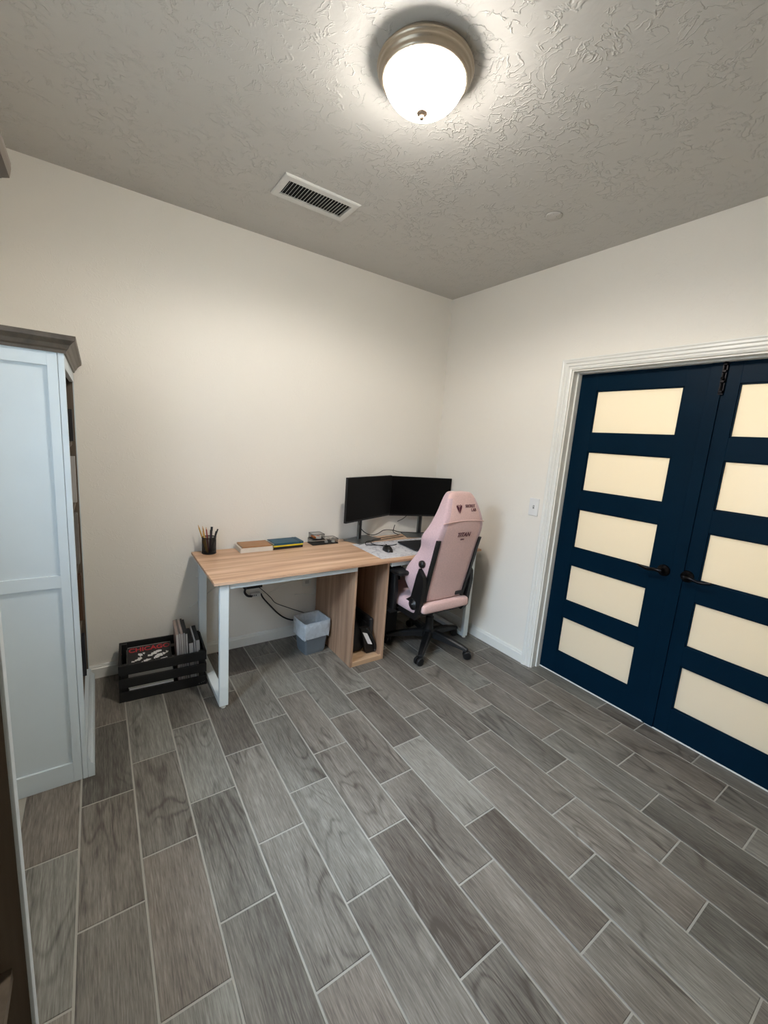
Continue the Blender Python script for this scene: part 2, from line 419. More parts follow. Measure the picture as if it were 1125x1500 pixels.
# ---- double doors
XF, XB = 0.086, 0.120
SEAM = -1.9335
PZ = [(1.676, 1.940), (1.304, 1.561), (0.920, 1.184), (0.545, 0.803), (0.169, 0.429)]
def door(name, ya, yb, p0, p1, astragal):
    d = structure(name)
    st0 = 0.004
    zb, zt = 0.009, DZ-0.006
    b = MB(); b.box(XF, XB, p1, ya, zb, zt, 0.0015); b.build('stile', M_navy, d)
    b = MB(); b.box(XF, XB, yb, p0, zb, zt, 0.0015); b.build('stile', M_navy, d)
    zs = [zt] + [z for ab in PZ for z in (ab[1], ab[0])] + [zb]
    for i in range(0, len(zs), 2):
        b = MB(); b.box(XF+0.0006, XB-0.0006, p0-0.001, p1+0.001, zs[i+1], zs[i], 0.0012); b.build('rail', M_navy, d)
    for z0, z1 in PZ:
        b = MB(); b.box(0.100, 0.106, p0, p1, z0, z1); pn = b.build('glass_pane', M_frost, d)
        b = MB(); t = 0.007                         # glazing bead round the pane
        for (A) in ((p0, p1, z0, z0+t), (p0, p1, z1-t, z1), (p0, p0+t, z0, z1), (p1-t, p1, z0, z1)):
            b.box(0.092, 0.0995, A[0], A[1], A[2], A[3], 0.001)
        b.build('glazing_bead', M_navy, pn)
    b = MB(); b.box(XF-0.003, XF+0.004, min(ya, yb)+0.002, max(ya, yb)-0.002, 0.0015, 0.0085, 0.001); b.build('door_sweep', M_trim, d)
    if astragal:
        b = MB(); b.box(XF-0.009, XF, ya-0.048, ya+0.012, zb, zt-0.004, 0.0015); b.build('astragal', M_navy, d)
        b = MB(); y = -1.984
        b.box(XF-0.0125, XF-0.009, y-0.011, y+0.011, 1.885, 2.046, 0.001)
        b.tube([(XF-0.016, y, 1.90), (XF-0.016, y, 2.046)], 0.0045)
        for z in (1.90, 1.95, 2.0, 2.035): b.box(XF-0.021, XF-0.012, y-0.009, y+0.009, z-0.006, z+0.006, 0.002)
        b.lathe([(0, 0), (0.006, 0), (0.006, 0.012), (0, 0.015)], (0, 0, 0), 12,
                M=Matrix.Translation((XF-0.018, y, 1.965)) @ Matrix.Rotation(-PI/2, 4, 'Y'))
        b.build('surface_bolt', M_bronze, d)
    return d
def lever(d, y, s, z=0.932, xs=XF):
    """rosette and curved lever; s is the direction along y the lever points"""
    b = MB(); Mr = Matrix.Translation((xs, y, z)) @ Matrix.Rotation(-PI/2, 4, 'Y')
    b.lathe([(0, 0), (0.033, 0), (0.033, 0.004), (0.028, 0.011), (0.014, 0.015), (0.011, 0.03), (0.013, 0.05), (0.009, 0.054), (0, 0.054)], (0, 0, 0), 28, M=Mr)
    p = smooth_pts([(xs-0.045, y, z), (xs-0.048, y+s*0.03, z+0.002), (xs-0.047, y+s*0.07, z-0.006), (xs-0.045, y+s*0.10, z-0.002), (xs-0.043, y+s*0.122, z+0.004)])
    b.tube(p, [0.010 - 0.005*i/(len(p)-1) for i in range(len(p))], 10)
    o = b.build('door_handle', M_bronze, d, smooth=True); o['label'] = 'dark bronze lever handle'
dl = door('door_1', -1.2235+0.012, SEAM+0.0015, -1.814, -1.330, False)
dr = door('door_2', SEAM-0.0015, -2.655, -2.545, -2.053, True)
lever(dl, -1.885, 1); lever(dr, -2.0, -1, xs=XF)
for zz in (0.25, 1.05, 1.85):
    b = MB(); b.tube([(XB+0.004, -1.209-0.006, zz-0.045), (XB+0.004, -1.215, zz+0.045)], 0.005); b.build('hinge', M_bronze, dl)

# ---- window in the left wall with slatted blind
win = structure('window_1')
b = MB()
for a in ((WY0, WY1, WZ0, WZ0+0.045), (WY0, WY1, WZ1-0.045, WZ1), (WY0, WY0+0.045, WZ0, WZ1), (WY1-0.045, WY1, WZ0, WZ1), ((WY0+WY1)/2-0.02, (WY0+WY1)/2+0.02, WZ0, WZ1)):
    b.box(XL-0.11, XL-0.07, *a, 0.002)
b.build('window_frame', M_trim, win)
b = MB(); b.box(XL-0.10, XL+0.02, WY0-0.02, WY1+0.02, WZ0-0.02, WZ0, 0.003); b.build('window_sill', M_trim, win)
bl = thing('window_blind', 'white slatted blind hanging in the window between the bookcases', 'blind', (XL-0.03, (WY0+WY1)/2, WZ0+0.01))
b = MB(); b.box(XL-0.055, XL-0.01, WY0+0.01, WY1-0.01, WZ1-0.04, WZ1, 0.003); b.build('headrail', M_trim, bl)
n = 24
for i in range(n):
    z = WZ0 + 0.03 + i*(WZ1-0.05-WZ0-0.03)/(n-1)
    b = MB(); Mt = Matrix.Translation((XL-0.032, 0, z)) @ Matrix.Rotation(math.radians(34), 4, 'Y')
    b.box(-0.023, 0.023, WY0+0.012, WY1-0.012, -0.0012, 0.0012, M=Mt); b.build('slat', M_trim, bl)

# ================================================================ ceiling fittings
CL = (-1.605, -1.565)
t = thing('ceiling_light', 'round flush ceiling light with white glass bowl and pewter rim', 'ceiling light', (CL[0], CL[1], H))
b = MB(); c = (CL[0], CL[1], 0)
b.lathe([(0, H), (0.140, H), (0.146, H-0.006), (0.155, H-0.016), (0.157, H-0.021), (0.154, H-0.026), (0.150, H-0.028), (0.152, H-0.033), (0.148, H-0.039), (0.143, H-0.041), (0.144, H-0.046), (0.139, H-0.052), (0.1335, H-0.0545), (0.130, H-0.052), (0.127, H-0.046), (0.0, H-0.040)], c, 56)
b.build('pan', M_pewter, t, smooth=True)
m_bowl = mat('lit opal glass bowl', srgb(250, 245, 235), 0.3, var=0.01, emis=((1.0, 0.948, 0.88), LAMP_STRENGTH))
b = MB(); zt = H-0.053
prof = [(0.1275, zt+0.006), (0.1290, zt-0.004), (0.126, zt-0.014), (0.117, zt-0.028), (0.104, zt-0.043), (0.088, zt-0.056), (0.070, zt-0.067), (0.050, zt-0.075), (0.030, zt-0.080), (0.013, zt-0.082), (0, zt-0.0825)]
b.lathe(prof, c, 32); b.build('glass_bowl', m_bowl, t, smooth=True)
ld = bpy.data.lights.new('lamp_added_spot', 'SPOT'); ld.energy = ADDED_SPOT_POWER; ld.color = (1.0, 0.948, 0.88); ld.spot_size = math.radians(178); ld.spot_blend = 0.35; ld.shadow_soft_size = 0.05
lo = bpy.data.objects.new('lamp_added_spot', ld); COL.objects.link(lo); lo.location = (CL[0], CL[1], zt-0.125)  # spot added below the bowl: more lamp light on walls, none on the ceiling
b = MB(); z0 = zt-0.0825
b.lathe([(0, z0+0.004), (0.017, z0+0.001), (0.018, z0-0.004), (0.010, z0-0.007), (0.006, z0-0.011), (0.0085, z0-0.015), (0.006, z0-0.021), (0, z0-0.024)], c, 20)
b.build('finial', mat('brushed nickel', srgb(150, 130, 112), 0.4, metal=0.6), t, smooth=True)

t = thing('ceiling_vent', 'white rectangular air register with many slats in the ceiling', 'vent', (-1.54, -0.605, H))
vx0, vx1, vy0, vy1 = -1.745, -1.335, -0.718, -0.500
ix0, ix1, iy0, iy1 = vx0+0.033, vx1-0.033, vy0+0.042, vy1-0.042
M_vent = mat('white enamelled steel', srgb(214, 213, 208), 0.35, var=0.02)
b = MB(); z = H
def vring(x0, x1, y0, y1, zz): return [(x0, y0, zz), (x1, y0, zz), (x1, y1, zz), (x0, y1, zz)]
b.loft([vring(vx0, vx1, vy0, vy1, z), vring(vx0, vx1, vy0, vy1, z-0.004), vring(vx0+0.006, vx1-0.006, vy0+0.006, vy1-0.006, z-0.009),
        vring(ix0-0.005, ix1+0.005, iy0-0.005, iy1+0.005, z-0.011), vring(ix0, ix1, iy0, iy1, z-0.009), vring(ix0, ix1, iy0, iy1, z)], caps=False)
b.build('frame', M_vent, t)
b = MB(); b.box(ix0, ix1, iy0, iy1, z-0.0012, z-0.0004); b.build('dark_backing', mat('dark duct', srgb(18, 18, 18), 0.8), t)
ns = 21
for i in range(ns):
    x = ix0 + (i+0.5)*(ix1-ix0)/ns
    b = MB(); b.box(-0.0048, 0.0048, iy0, iy1, -0.0007, 0.0007, M=Matrix.Translation((x, 0, z-0.0065)) @ Matrix.Rotation(math.radians(-58), 4, 'Y'))
    b.build('slat', M_vent, t)
for x in (vx0+0.016, vx1-0.016):
    b = MB(); b.lathe([(0, z-0.012), (0.0035, z-0.011), (0.0035, z-0.009)], (x, -0.609, 0), 10); b.build('screw', M_vent, t)

t = thing('sprinkler_cover', 'small round white cover plate on the ceiling near the right wall', 'cover plate', (-0.54, -1.32, H))
b = MB(); b.lathe([(0, H-0.012), (0.036, H-0.011), (0.041, H-0.008), (0.042, H-0.004), (0.030, H-0.004), (0.030, H)], (-0.54, -1.32, 0), 36)
b.build('disc', M_ceil, t, smooth=True)

t = thing('light_switch', 'white toggle light switch plate on the wall beside the navy doors', 'light switch', (0, -1.055, 1.15))
b = MB(); b.box(-0.006, 0, -1.094, -1.017, 1.090, 1.213, 0.0025); b.build('plate', mat('white switch plastic', srgb(226, 226, 224), 0.4, var=0.01), t)
b = MB(); b.box(-0.0068, -0.004, -1.0615, -1.0495, 1.139, 1.164); b.build('slot', mat('grey slot', srgb(140, 140, 138), 0.5), t)
b = MB(); b.box(-0.016, -0.004, -1.059, -1.052, 1.150, 1.160, 0.0012); b.build('toggle', mat('white toggle', srgb(200, 200, 198), 0.4, var=0.01), t)

def outlet(x, label):
    t = thing('wall_outlet', label, 'outlet', (x, 0, 0.44))
    b = MB(); b.box(x-0.036, x+0.036, -0.006, 0, 0.385, 0.498, 0.0025); b.build('plate', M_trim, t)
    b = MB()
    for z in (0.420, 0.462):
        b.box(x-0.016, x+0.016, -0.0078, -0.004, z-0.014, z+0.014, 0.003)
    b.build('socket', mat('outlet face', srgb(196, 196, 192), 0.4), t)
outlet(-1.225, 'white wall outlet under the desk next to the oak cabinet side')

# ================================================================ bookcases
def bookcase(name, yn, yf, label, xf):
    """yn = end nearest the camera wall, yf = far end; front faces +x"""
    xb, zt = -2.985, 1.775
    t = thing(name, label, 'bookcase', (xb+0.18, (yn+yf)/2, 0), 0, 'white bookcases with brown crowns')
    for (y0, s) in ((yn, 1), (yf, -1)):          # framed side panels
        b = MB(); b.box(xb, xf-0.001, y0+s*0.010, y0+s*0.020, 0.0, zt); 
        b.box(xb, xb+0.05, y0, y0+s*0.0105, 0.0, zt, 0.0008)
        b.box(xf-0.051, xf-0.0205, y0, y0+s*0.0105, 0.0, zt, 0.0008)
        b.box(xf-0.019, xf-0.001, y0, y0+s*0.0105, 0.0, zt, 0.0008)
        for z0, z1 in ((0.0, 0.092), (0.878, 0.928), (1.720, zt)):
            b.box(xb+0.049, xf-0.050, y0+s*0.0006, y0+s*0.0105, z0, z1, 0.0008)
        b.build('side_panel', M_bookw, t)
    y0, y1 = min(yn, yf), max(yn, yf)
    for (a, c) in ((y0, y0+0.021), (y1-0.021, y1)):
        b = MB(); b.box(xf-0.004, xf, a+0.0005, c-0.0005, 0.10, zt-0.0005, 0.001); b.build('front_stile', M_bookw, t)
    b = MB(); b.box(xf-0.018, xf-0.0004, y0+0.0205, y1-0.0205, zt-0.055, zt, 0.001); b.build('top_rail', M_bookw, t)
    b = MB(); b.box(xb, xb+0.012, y0+0.02, y1-0.02, 0.0, zt); b.build('back_panel', M_inner, t)
    # stepped base moulding along the front
    b = MB(); pr = [(0.0, 0.0), (0.024, 0.0), (0.024, 0.052), (0.018, 0.062), (0.010, 0.070), (0.010, 0.082), (0.004, 0.092), (0.0, 0.105)]
    b.loft([[(xf+a, y0, z) for a, z in pr], [(xf+a, y1, z) for a, z in pr]]); b.build('base_moulding', M_bookw, t)
    b = MB(); b.box(xf-0.018, xf-0.0003, y0+0.0205, y1-0.0205, 0.0, 0.104); b.build('bottom_rail', M_bookw, t)
    for z in (0.105, 0.44, 0.78, 1.10, 1.42):
        b = MB(); b.box(xb+0.012, xf-0.019, y0+0.021, y1-0.021, z-0.02, z); b.build('shelf', M_inner, t)
    for (s, yy) in ((1, y0+0.0205), (-1, y1-0.0205)):
        b = MB(); b.box(xb+0.012, xf-0.0045, yy, yy+s*0.002, 0.105, zt-0.02); b.build('lining', M_inner, t)
    # mitred crown
    pr = [(0.0, 1.768), (0.006, 1.768), (0.009, 1.778), (0.014, 1.784), (0.020, 1.797), (0.030, 1.808), (0.036, 1.812), (0.038, 1.822), (0.038, 1.828), (0.0, 1.828)]
    def ring(a, z):
        return [(xb, y0-a, z), (xf+a, y0-a, z), (xf+a, y1+a*0.0+min(a, 0.035), z), (xb, y1+min(a, 0.035), z)]
    b = MB(); b.loft([ring(a, z) for a, z in pr] + [ring(0.038, 1.828)], caps=True); b.build('crown', M_crown, t)
    return t
bookcase('bookcase', -0.850, -0.052, 'white bookcase with brown crown in the back left corner, its side panel facing us', -2.611)
bookcase('bookcase', -2.965, -2.163, 'white bookcase at the left frame edge, only its front stile and crown tip in view', -2.634)

# things on the shelves of the far bookcase (only their front edges show)
bc = [srgb(120, 116, 110), srgb(60, 34, 30), srgb(44, 46, 52), srgb(170, 168, 164), srgb(88, 62, 44), srgb(30, 30, 32)]
items = [(1.421, -0.150, 0.16, 5, 0.045, 'tall charcoal binder'), (1.101, -0.145, 0.24, 3, 0.045, 'pale grey binder'), (0.781, -0.150, 0.20, 1, 0.04, 'dark red book'),
         (0.781, -0.205, 0.27, 0, 0.05, 'grey box file'), (0.441, -0.150, 0.26, 4, 0.05, 'brown box file'), (0.106, -0.150, 0.24, 2, 0.05, 'blue grey box file')]
where = {1.421: 'top shelf', 1.101: 'second shelf from the top', 0.781: 'middle shelf', 0.441: 'fourth shelf down', 0.106: 'bottom shelf'}
for (z, y, h, ci, wd, nm) in items:
    t = thing('book', nm + ' upright at the far end of the bookcase ' + where[z], 'book', (-2.74, y+wd/2, z))
    m = mat(nm, bc[ci], 0.6)
    b = MB(); b.box(-2.86, -2.623, y, y+0.003, z, z+h); b.box(-2.86, -2.623, y+wd-0.003, y+wd, z, z+h); b.box(-2.626, -2.6215, y, y+wd, z, z+h, 0.001); b.build('cover', m, t)
    b = MB(); b.box(-2.855, -2.645, y+0.003, y+wd-0.003, z+0.003, z+h-0.004); b.build('pages', M_trim, t)

# ================================================================ desk
ZT = 0.745
DXL, DXR, DYF, DYB = -2.050, -0.045, -0.665, -0.030
t = thing('desk', 'long light oak topped desk on white steel frames along the back wall', 'desk', ((DXL+DXR)/2, (DYF+DYB)/2, 0))
desk = t
b = MB(); b.box(DXL, DXR, DYF, DYB, ZT-0.016, ZT, 0.0012); b.build('desktop', M_desk, t)
def leg_frame(x0, x1):
    zt = ZT-0.0165; yb0, yf0 = -0.065, -0.648
    for y0, y1 in ((yf0, yf0+0.028), (yb0-0.028, yb0)):
        b = MB(); b.box(x0, x1, y0, y1, 0.012, zt, 0.0025); b.build('leg', M_whitem, t)
        b = MB(); xc, yc = (x0+x1)/2, (y0+y1)/2
        b.lathe([(0, 0.0), (0.014, 0.0), (0.014, 0.007), (0.006, 0.008), (0.006, 0.014)], (xc, yc, 0), 16)
        b.build('foot', M_trim, t)
    b = MB(); b.box(x0, x1, yf0+0.027, yb0-0.027, 0.012, 0.042, 0.0025); b.build('runner', M_whitem, t)
    b = MB(); b.box(x0, x1, yf0+0.027, yb0-0.027, zt-0.03, zt, 0.0025); b.build('crossbar', M_whitem, t)
leg_frame(-2.018, -1.970); leg_frame(-0.130, -0.080)
for x0, x1 in ((-1.970, -1.166), (-0.896, -0.130)):
    for y0 in (-0.640, -0.090):
        b = MB(); b.box(x0, x1, y0, y0+0.022, ZT-0.052, ZT-0.0165, 0.002); b.build('rail', M_whitem, t)
# middle cabinet
cx0, cx1, cy0, cy1, cz1 = -1.165, -0.895, -0.615, -0.045, ZT-0.017
t = thing('under_desk_cabinet', 'oak open-front cabinet standing under the middle of the desk', 'cabinet', (-1.03, -0.33, 0))
for (a, c) in ((cx0, cx0+0.016), (cx1-0.016, cx1)):
    b = MB(); b.box(a, c, cy0, cy1, 0.0, cz1, 0.0008); b.build('side_panel', M_deskv, t)
b = MB(); b.box(cx0+0.0162, cx1-0.0162, cy0+0.003, cy1, 0.0, 0.018, 0.0008); b.box(cx0+0.0162, cx1-0.0162, cy0+0.0008, cy0+0.016, 0, 0.032, 0.0008); b.build('bottom_panel', M_desky, t)
b = MB(); b.box(cx0+0.0162, cx1-0.0162, cy0+0.003, cy1, cz1-0.016, cz1); b.build('top_panel', M_deskv, t)
b = MB(); b.box(cx0+0.0162, cx1-0.0162, cy1-0.010, cy1, 0.018, cz1-0.016); b.build('back_panel', M_deskv, t)

# grey metal case and black bag inside the cabinet
t = thing('metal_case', 'dark grey metal case standing at the right inside the oak cabinet', 'case', (-0.93, -0.36, 0.019))
b = MB(); b.box(-0.948, -0.914, -0.50, -0.14, 0.019, 0.265, 0.010, seg=3); b.build('case_body', M_darkalu, t)
b = MB(); b.box(-0.954, -0.9475, -0.46, -0.18, 0.06, 0.22, 0.002); b.build('case_panel', M_darkalu, t)
t = thing('black_bag', 'black bag with a white label slumped on the oak cabinet floor', 'bag', (-1.04, -0.40, 0.019))
rings = []
for (z, x0, x1, y0, y1) in ((0.019, -1.138, -0.962, -0.47, -0.16), (0.05, -1.143, -0.957, -0.50, -0.14), (0.12, -1.140, -0.957, -0.47, -0.14), (0.20, -1.132, -0.963, -0.40, -0.15), (0.29, -1.12, -0.975, -0.33, -0.17), (0.34, -1.10, -1.0, -0.29, -0.2)):
    rings.append([(x0+(x1-x0)*(0.5+0.5*math.copysign(abs(math.cos(a))**0.5, math.cos(a))), y0+(y1-y0)*(0.5+0.5*math.copysign(abs(math.sin(a))**0.5, math.sin(a))), z) for a in [2*PI*k/20 for k in range(20)]])
b = MB(); b.loft(rings); b.build('bag_body', mat('black nylon', srgb(14, 14, 15), 0.7, bump=0.4, bscale=200), t, smooth=True)
b = MB()
b.prism([(-1.045, -0.505, 0.225), (-0.975, -0.505, 0.225), (-0.915, -0.505, 0.070), (-0.915, -0.505, 0.024), (-0.985, -0.505, 0.024)], (0, -0.030, 0)); b.build('front_flap', M_black, t)
b = MB(); b.prism([(-1.029, -0.536, 0.194), (-0.991, -0.536, 0.180), (-0.941, -0.536, 0.085), (-0.979, -0.536, 0.099)], (0, -0.003, 0))
b.build('white_label', mat('white tag', srgb(235, 232, 232), 0.5), t)
b = MB(); b.tube(smooth_pts([(-0.995, -0.530, 0.215), (-0.962, -0.540, 0.165), (-0.930, -0.545, 0.105), (-0.918, -0.548, 0.06), (-0.920, -0.545, 0.036)]), 0.009, 10)
b.build('strap', M_black, t, smooth=True)
b = MB(); b.lathe([(0, 0), (0.006, 0), (0.006, 0.005), (0, 0.007)], (0, 0, 0), 14, M=Matrix.Translation((-0.925, -0.552, 0.045)) @ Matrix.Rotation(PI/2, 4, 'X'))
b.build('buckle', M_alu, t)

# ================================================================ monitors
def monitor(name, xa, ya, xb, yb, z0, z1, base, post, label, logo):
    """screen bottom edge runs from (xa,ya) to (xb,yb)"""
    ang = math.atan2(yb-ya, xb-xa); wd = math.hypot(xb-xa, yb-ya)
    bx, by, bw, bd = base
    t = thing(name, label, 'monitor', (bx, by, ZT), ang, 'desktop monitors')
    Ms = Matrix.Translation(((xa+xb)/2, (ya+yb)/2, 0)) @ Matrix.Rotation(ang, 4, 'Z')   # local: x along screen, -y towards viewer
    b = MB(); b.box(-wd/2, wd/2, 0.0008, 0.020, z0, z1, 0.003, M=Ms)
    b.box(-wd*0.3, wd*0.3, 0.019, 0.034, z0+0.05, z1-0.06, 0.008, M=Ms); b.build('housing', mat('dark monitor housing', srgb(30, 30, 31), 0.4, metal=0.3), t)
    b = MB(); b.box(-wd/2+0.002, wd/2-0.002, -0.0006, 0.002, z0+0.002, z1-0.002, 0.0004, M=Ms); b.build('screen', M_screen, t)
    b = MB(); b.box(-wd/2+0.001, wd/2-0.001, -0.0022, 0.0, z0+0.001, z0+0.013, 0.0004, M=Ms); b.build('chin_bezel', M_black, t)
    if logo:
        b = MB(); b.box(-wd/2+0.03, -wd/2+0.075, -0.0028, -0.002, z0+0.005, z0+0.009, M=Ms); b.build('badge', M_darkalu, t)
    Mb = Matrix.Translation((bx, by, 0)) @ Matrix.Rotation(ang, 4, 'Z')
    b = MB(); b.box(-bw/2, bw/2, -bd/2, bd/2, ZT, ZT+0.009, 0.002, M=Mb); b.build('base_plate', M_alu, t)
    px_, py_ = post
    b = MB(); b.box(px_-0.020, px_+0.020, py_, py_+0.016, ZT+0.009, z1-0.12, 0.002, M=Mb); b.build('post', M_alu, t)
    b = MB(); b.box(px_-0.012, px_+0.012, py_-0.0015, py_+0.0005, ZT+0.011, z0+0.01, 0.0005, M=Mb); b.build('cable_channel', M_black, t)
    b = MB(); b.box(px_-0.04, px_+0.04, py_-0.026, py_+0.001, (z0+z1)/2-0.04, (z0+z1)/2+0.05, 0.004, M=Mb); b.build('mount', M_alu, t)
    return t
monitor('monitor', -1.060, -0.261, -0.527, -0.0525, 0.922, 1.257, (-0.812, -0.110, 0.27, 0.17), (-0.022, 0.012),
        'black monitor on a square grey base, left of the pair on the desk', False)
monitor('monitor', -0.5255, -0.0500, -0.012, -0.222, 0.918, 1.252, (-0.250, -0.125, 0.27, 0.17), (0.020, 0.050),
        'black monitor partly behind the pink chair, right of the pair', True)

# ================================================================ things on the desk
o = MB(); o.box(-0.962, -0.150, -0.610, -0.205, ZT, ZT+0.0022, 0.001)
mo = o.build('desk_mat', marble(), None); tag(mo, 'white marbled mat under the mouse and laptop on the desk', 'desk mat')
t = thing('laptop', 'closed dark grey laptop lying on the marbled mat behind the pink chair', 'laptop', (-0.43, -0.42, ZT+0.003), -0.03)
Ml = rotz_about(-0.60, -0.41, -0.07)
b = MB(); b.box(-0.612, -0.255, -0.548, -0.300, ZT+0.006, ZT+0.014, 0.003, M=Ml); b.build('laptop_base', M_darkalu, t)
b = MB(); b.box(-0.612, -0.255, -0.548, -0.300, ZT+0.0146, ZT+0.020, 0.0025, M=Ml); b.build('lid', mat('graphite lid', srgb(52, 53, 56), 0.45, metal=0.6), t)
# mouse
t = thing('computer_mouse', 'black wired mouse on the left of the white marbled mat', 'mouse', (-0.80, -0.445, ZT+0.0022), -0.25)
Mm = Matrix.Translation((-0.800, -0.445, ZT+0.0022)) @ Matrix.Rotation(math.radians(-14), 4, 'Z')
rings = []
for i in range(9):
    v = i/8; y = -0.060+0.120*v; wv = 0.034*math.sin(PI*min(0.97, max(0.03, 0.06+v*0.90)))**0.42; h = 0.038*math.sin(PI*(0.08+0.80*v))**0.7
    rings.append([Mm @ Vector((wv*math.cos(a), y, h*math.sin(a))) if math.sin(a) > 0 else Mm @ Vector((wv*math.cos(a)*0.95, y, 0.0)) for a in [2*PI*k/16 for k in range(16)]])
b = MB(); b.loft(rings); b.build('mouse_shell', mat('matte black mouse', srgb(18, 18, 19), 0.35), t, smooth=True)
b = MB(); b.lathe([(0, -0.004), (0.009, -0.004), (0.010, 0), (0.009, 0.004), (0, 0.004)], (0, 0, 0), 16, M=Mm @ Matrix.Translation((0, 0.034, 0.029)) @ Matrix.Rotation(PI/2, 4, 'Y'))
b.build('scroll_wheel', M_darkalu, t)
def cable(name, pts, r, m, label, n=8):
    b = MB(); b.tube(smooth_pts(pts, 7), r, 8); o = b.build(name, m, None, smooth=True); tag(o, label, 'cable'); return o
z = ZT+0.0052
cable('mouse_cable', [(-0.786, -0.384, z+0.004), (-0.770, -0.340, z), (-0.800, -0.285, z), (-0.815, -0.245, z+0.004), (-0.775, -0.190, z+0.008), (-0.690, -0.150, z+0.008), (-0.560, -0.105, z+0.002), (-0.460, -0.085, z), (-0.395, -0.045, z)], 0.0026, M_black,
      'thin black mouse cable curling from the mouse over the marbled mat')
cable('monitor_cable', [(-0.878, -0.130, 0.955), (-0.868, -0.130, 0.90), (-0.838, -0.125, 0.84), (-0.775, -0.115, 0.795), (-0.70, -0.095, 0.775), (-0.62, -0.052, 0.775), (-0.55, -0.026, 0.79), (-0.47, -0.022, 0.785), (-0.39, -0.035, 0.765), (-0.31, -0.06, 0.762), (-0.215, -0.10, 0.762), (-0.17, -0.13, 0.762)], 0.0034, M_black,
      'black cable drooping in a loop from the left monitor along the desk')
cable('usb_cable', [(-0.640, -0.336, ZT+0.0085), (-0.655, -0.338, ZT+0.0065), (-0.690, -0.345, ZT+0.0065), (-0.738, -0.330, ZT+0.0065), (-0.860, -0.275, ZT+0.0065), (-0.872, -0.255, ZT+0.010), (-0.84, -0.228, ZT+0.020), (-0.70, -0.200, ZT+0.013), (-0.62, -0.165, ZT+0.008), (-0.42, -0.130, ZT+0.008)], 0.003, M_black,
      'black cable plugged into the closed laptop, running over the mat')
cable('display_cable', [(-0.335, -0.060, 0.95), (-0.345, -0.058, 0.915), (-0.385, -0.056, 0.885), (-0.435, -0.050, 0.865)], 0.003, M_black,
      'short black cable hanging under the right monitor')
cable('power_cable', [(-0.455, -0.045, 0.835), (-0.462, -0.042, 0.800), (-0.462, -0.042, 0.772), (-0.45, -0.10, 0.760)], 0.003, M_black,
      'black cable end standing up beside the right monitor base')

# pencil cup
cc = (-1.955, -0.090); cr = 0.042; ch = 0.105
t = thing('pencil_cup', 'black wire mesh cup holding pencils and pens at the desk end', 'cup', (cc[0], cc[1], ZT))
M_wire = mat('black wire mesh', srgb(14, 14, 15), 0.4, metal=0.4)
def mesh_wall(b, pts, z0, z1, pitch, wr):
    """criss-cross wire wall following a closed polyline"""
    n = len(pts)
    per = [0]
    for i in range(n): per.append(per[-1] + (Vector(pts[(i+1) % n])-Vector(pts[i])).length)
    T = per[-1]
    def at(s):
        s %= T
        for i in range(n):
            if s <= per[i+1]: return Vector(pts[i]).lerp(Vector(pts[(i+1) % n]), (s-per[i])/max(1e-9, per[i+1]-per[i]))
        return Vector(pts[0])
    m = int(T/pitch)
    for k in range(m):
        for sg in (1, -1):
            q = []
            for j in range(5):
                p = at(k*T/m + sg*(z1-z0)*0.8*j/4 + 5*T); q.append((p.x, p.y, z0+(z1-z0)*j/4))
            b.tube(q, wr, 3, caps=False)
circ = [(cc[0]+cr*math.cos(2*PI*k/24), cc[1]+cr*math.sin(2*PI*k/24)) for k in range(24)]
b = MB(); mesh_wall(b, circ, ZT+0.004, ZT+ch, 0.0085, 0.0014)
o = b.build('wire_mesh', M_wire, t); o['kind'] = 'stuff'
for z in (ZT+0.003, ZT+ch):
    b = MB(); b.tube([(x, y, z) for x, y in circ+circ[:1]], 0.0028, 6, caps=False); b.build('rim', M_wire, t)
b = MB(); b.lathe([(0, ZT), (cr, ZT), (cr, ZT+0.0055), (0, ZT+0.0055)], (cc[0], cc[1], 0), 24); b.build('base', M_wire, t)
pens = [(-0.022, 0.012, -0.040, 0.010, 0.185, (196, 150, 66), 'yellow pencil leaning furthest left in the mesh cup', 'pencil'),
        (-0.012, 0.020, -0.022, 0.024, 0.168, (186, 144, 84), 'tan pencil second from the left in the mesh cup', 'pencil'),
        (-0.016, -0.012, -0.032, -0.020, 0.150, (206, 168, 90), 'short pale yellow pencil at the front left of the mesh cup', 'pencil'),
        (0.0, 0.022, -0.006, 0.030, 0.158, (150, 60, 52), 'red pencil at the back of the mesh cup', 'pencil'),
        (0.002, -0.010, 0.004, -0.016, 0.150, (60, 40, 62), 'dark purple pen in the middle of the mesh cup', 'pen'),
        (0.010, 0.010, 0.016, 0.018, 0.160, (34, 30, 34), 'fat black marker in the middle of the mesh cup', 'marker'),
        (0.016, -0.006, 0.032, -0.010, 0.140, (26, 26, 30), 'black pen right of the marker in the mesh cup', 'pen'),
        (0.020, 0.008, 0.044, 0.018, 0.150, (24, 24, 26), 'black pen leaning furthest right in the mesh cup', 'pen')]
for (x0, y0, x1, y1, ln, col, lab, nm) in pens:
    p0 = Vector((cc[0]+x0*0.6, cc[1]+y0*0.6, ZT+0.008)); p1 = Vector((cc[0]+x1, cc[1]+y1, ZT+0.105)); d = (p1-p0).normalized()
    t = thing(nm, lab, nm, tuple(p0)); m = mat(lab, srgb(*col), 0.45); r = 0.0062 if nm == 'marker' else 0.004
    b = MB(); b.tube([p0, p0+d*ln*0.9], r, 6 if nm == 'pencil' else 10); b.build('barrel', m, t)
    b = MB()
    if nm == 'pencil': b.tube([p0+d*ln*0.9, p0+d*ln], [r, 0.0012], 6); b.build('sharpened_tip', mat('bare wood tip', srgb(214, 176, 130), 0.6), t)
    else: b.tube([p0+d*ln*0.84, p0+d*ln], r*1.15, 10); b.build('cap', M_black, t)

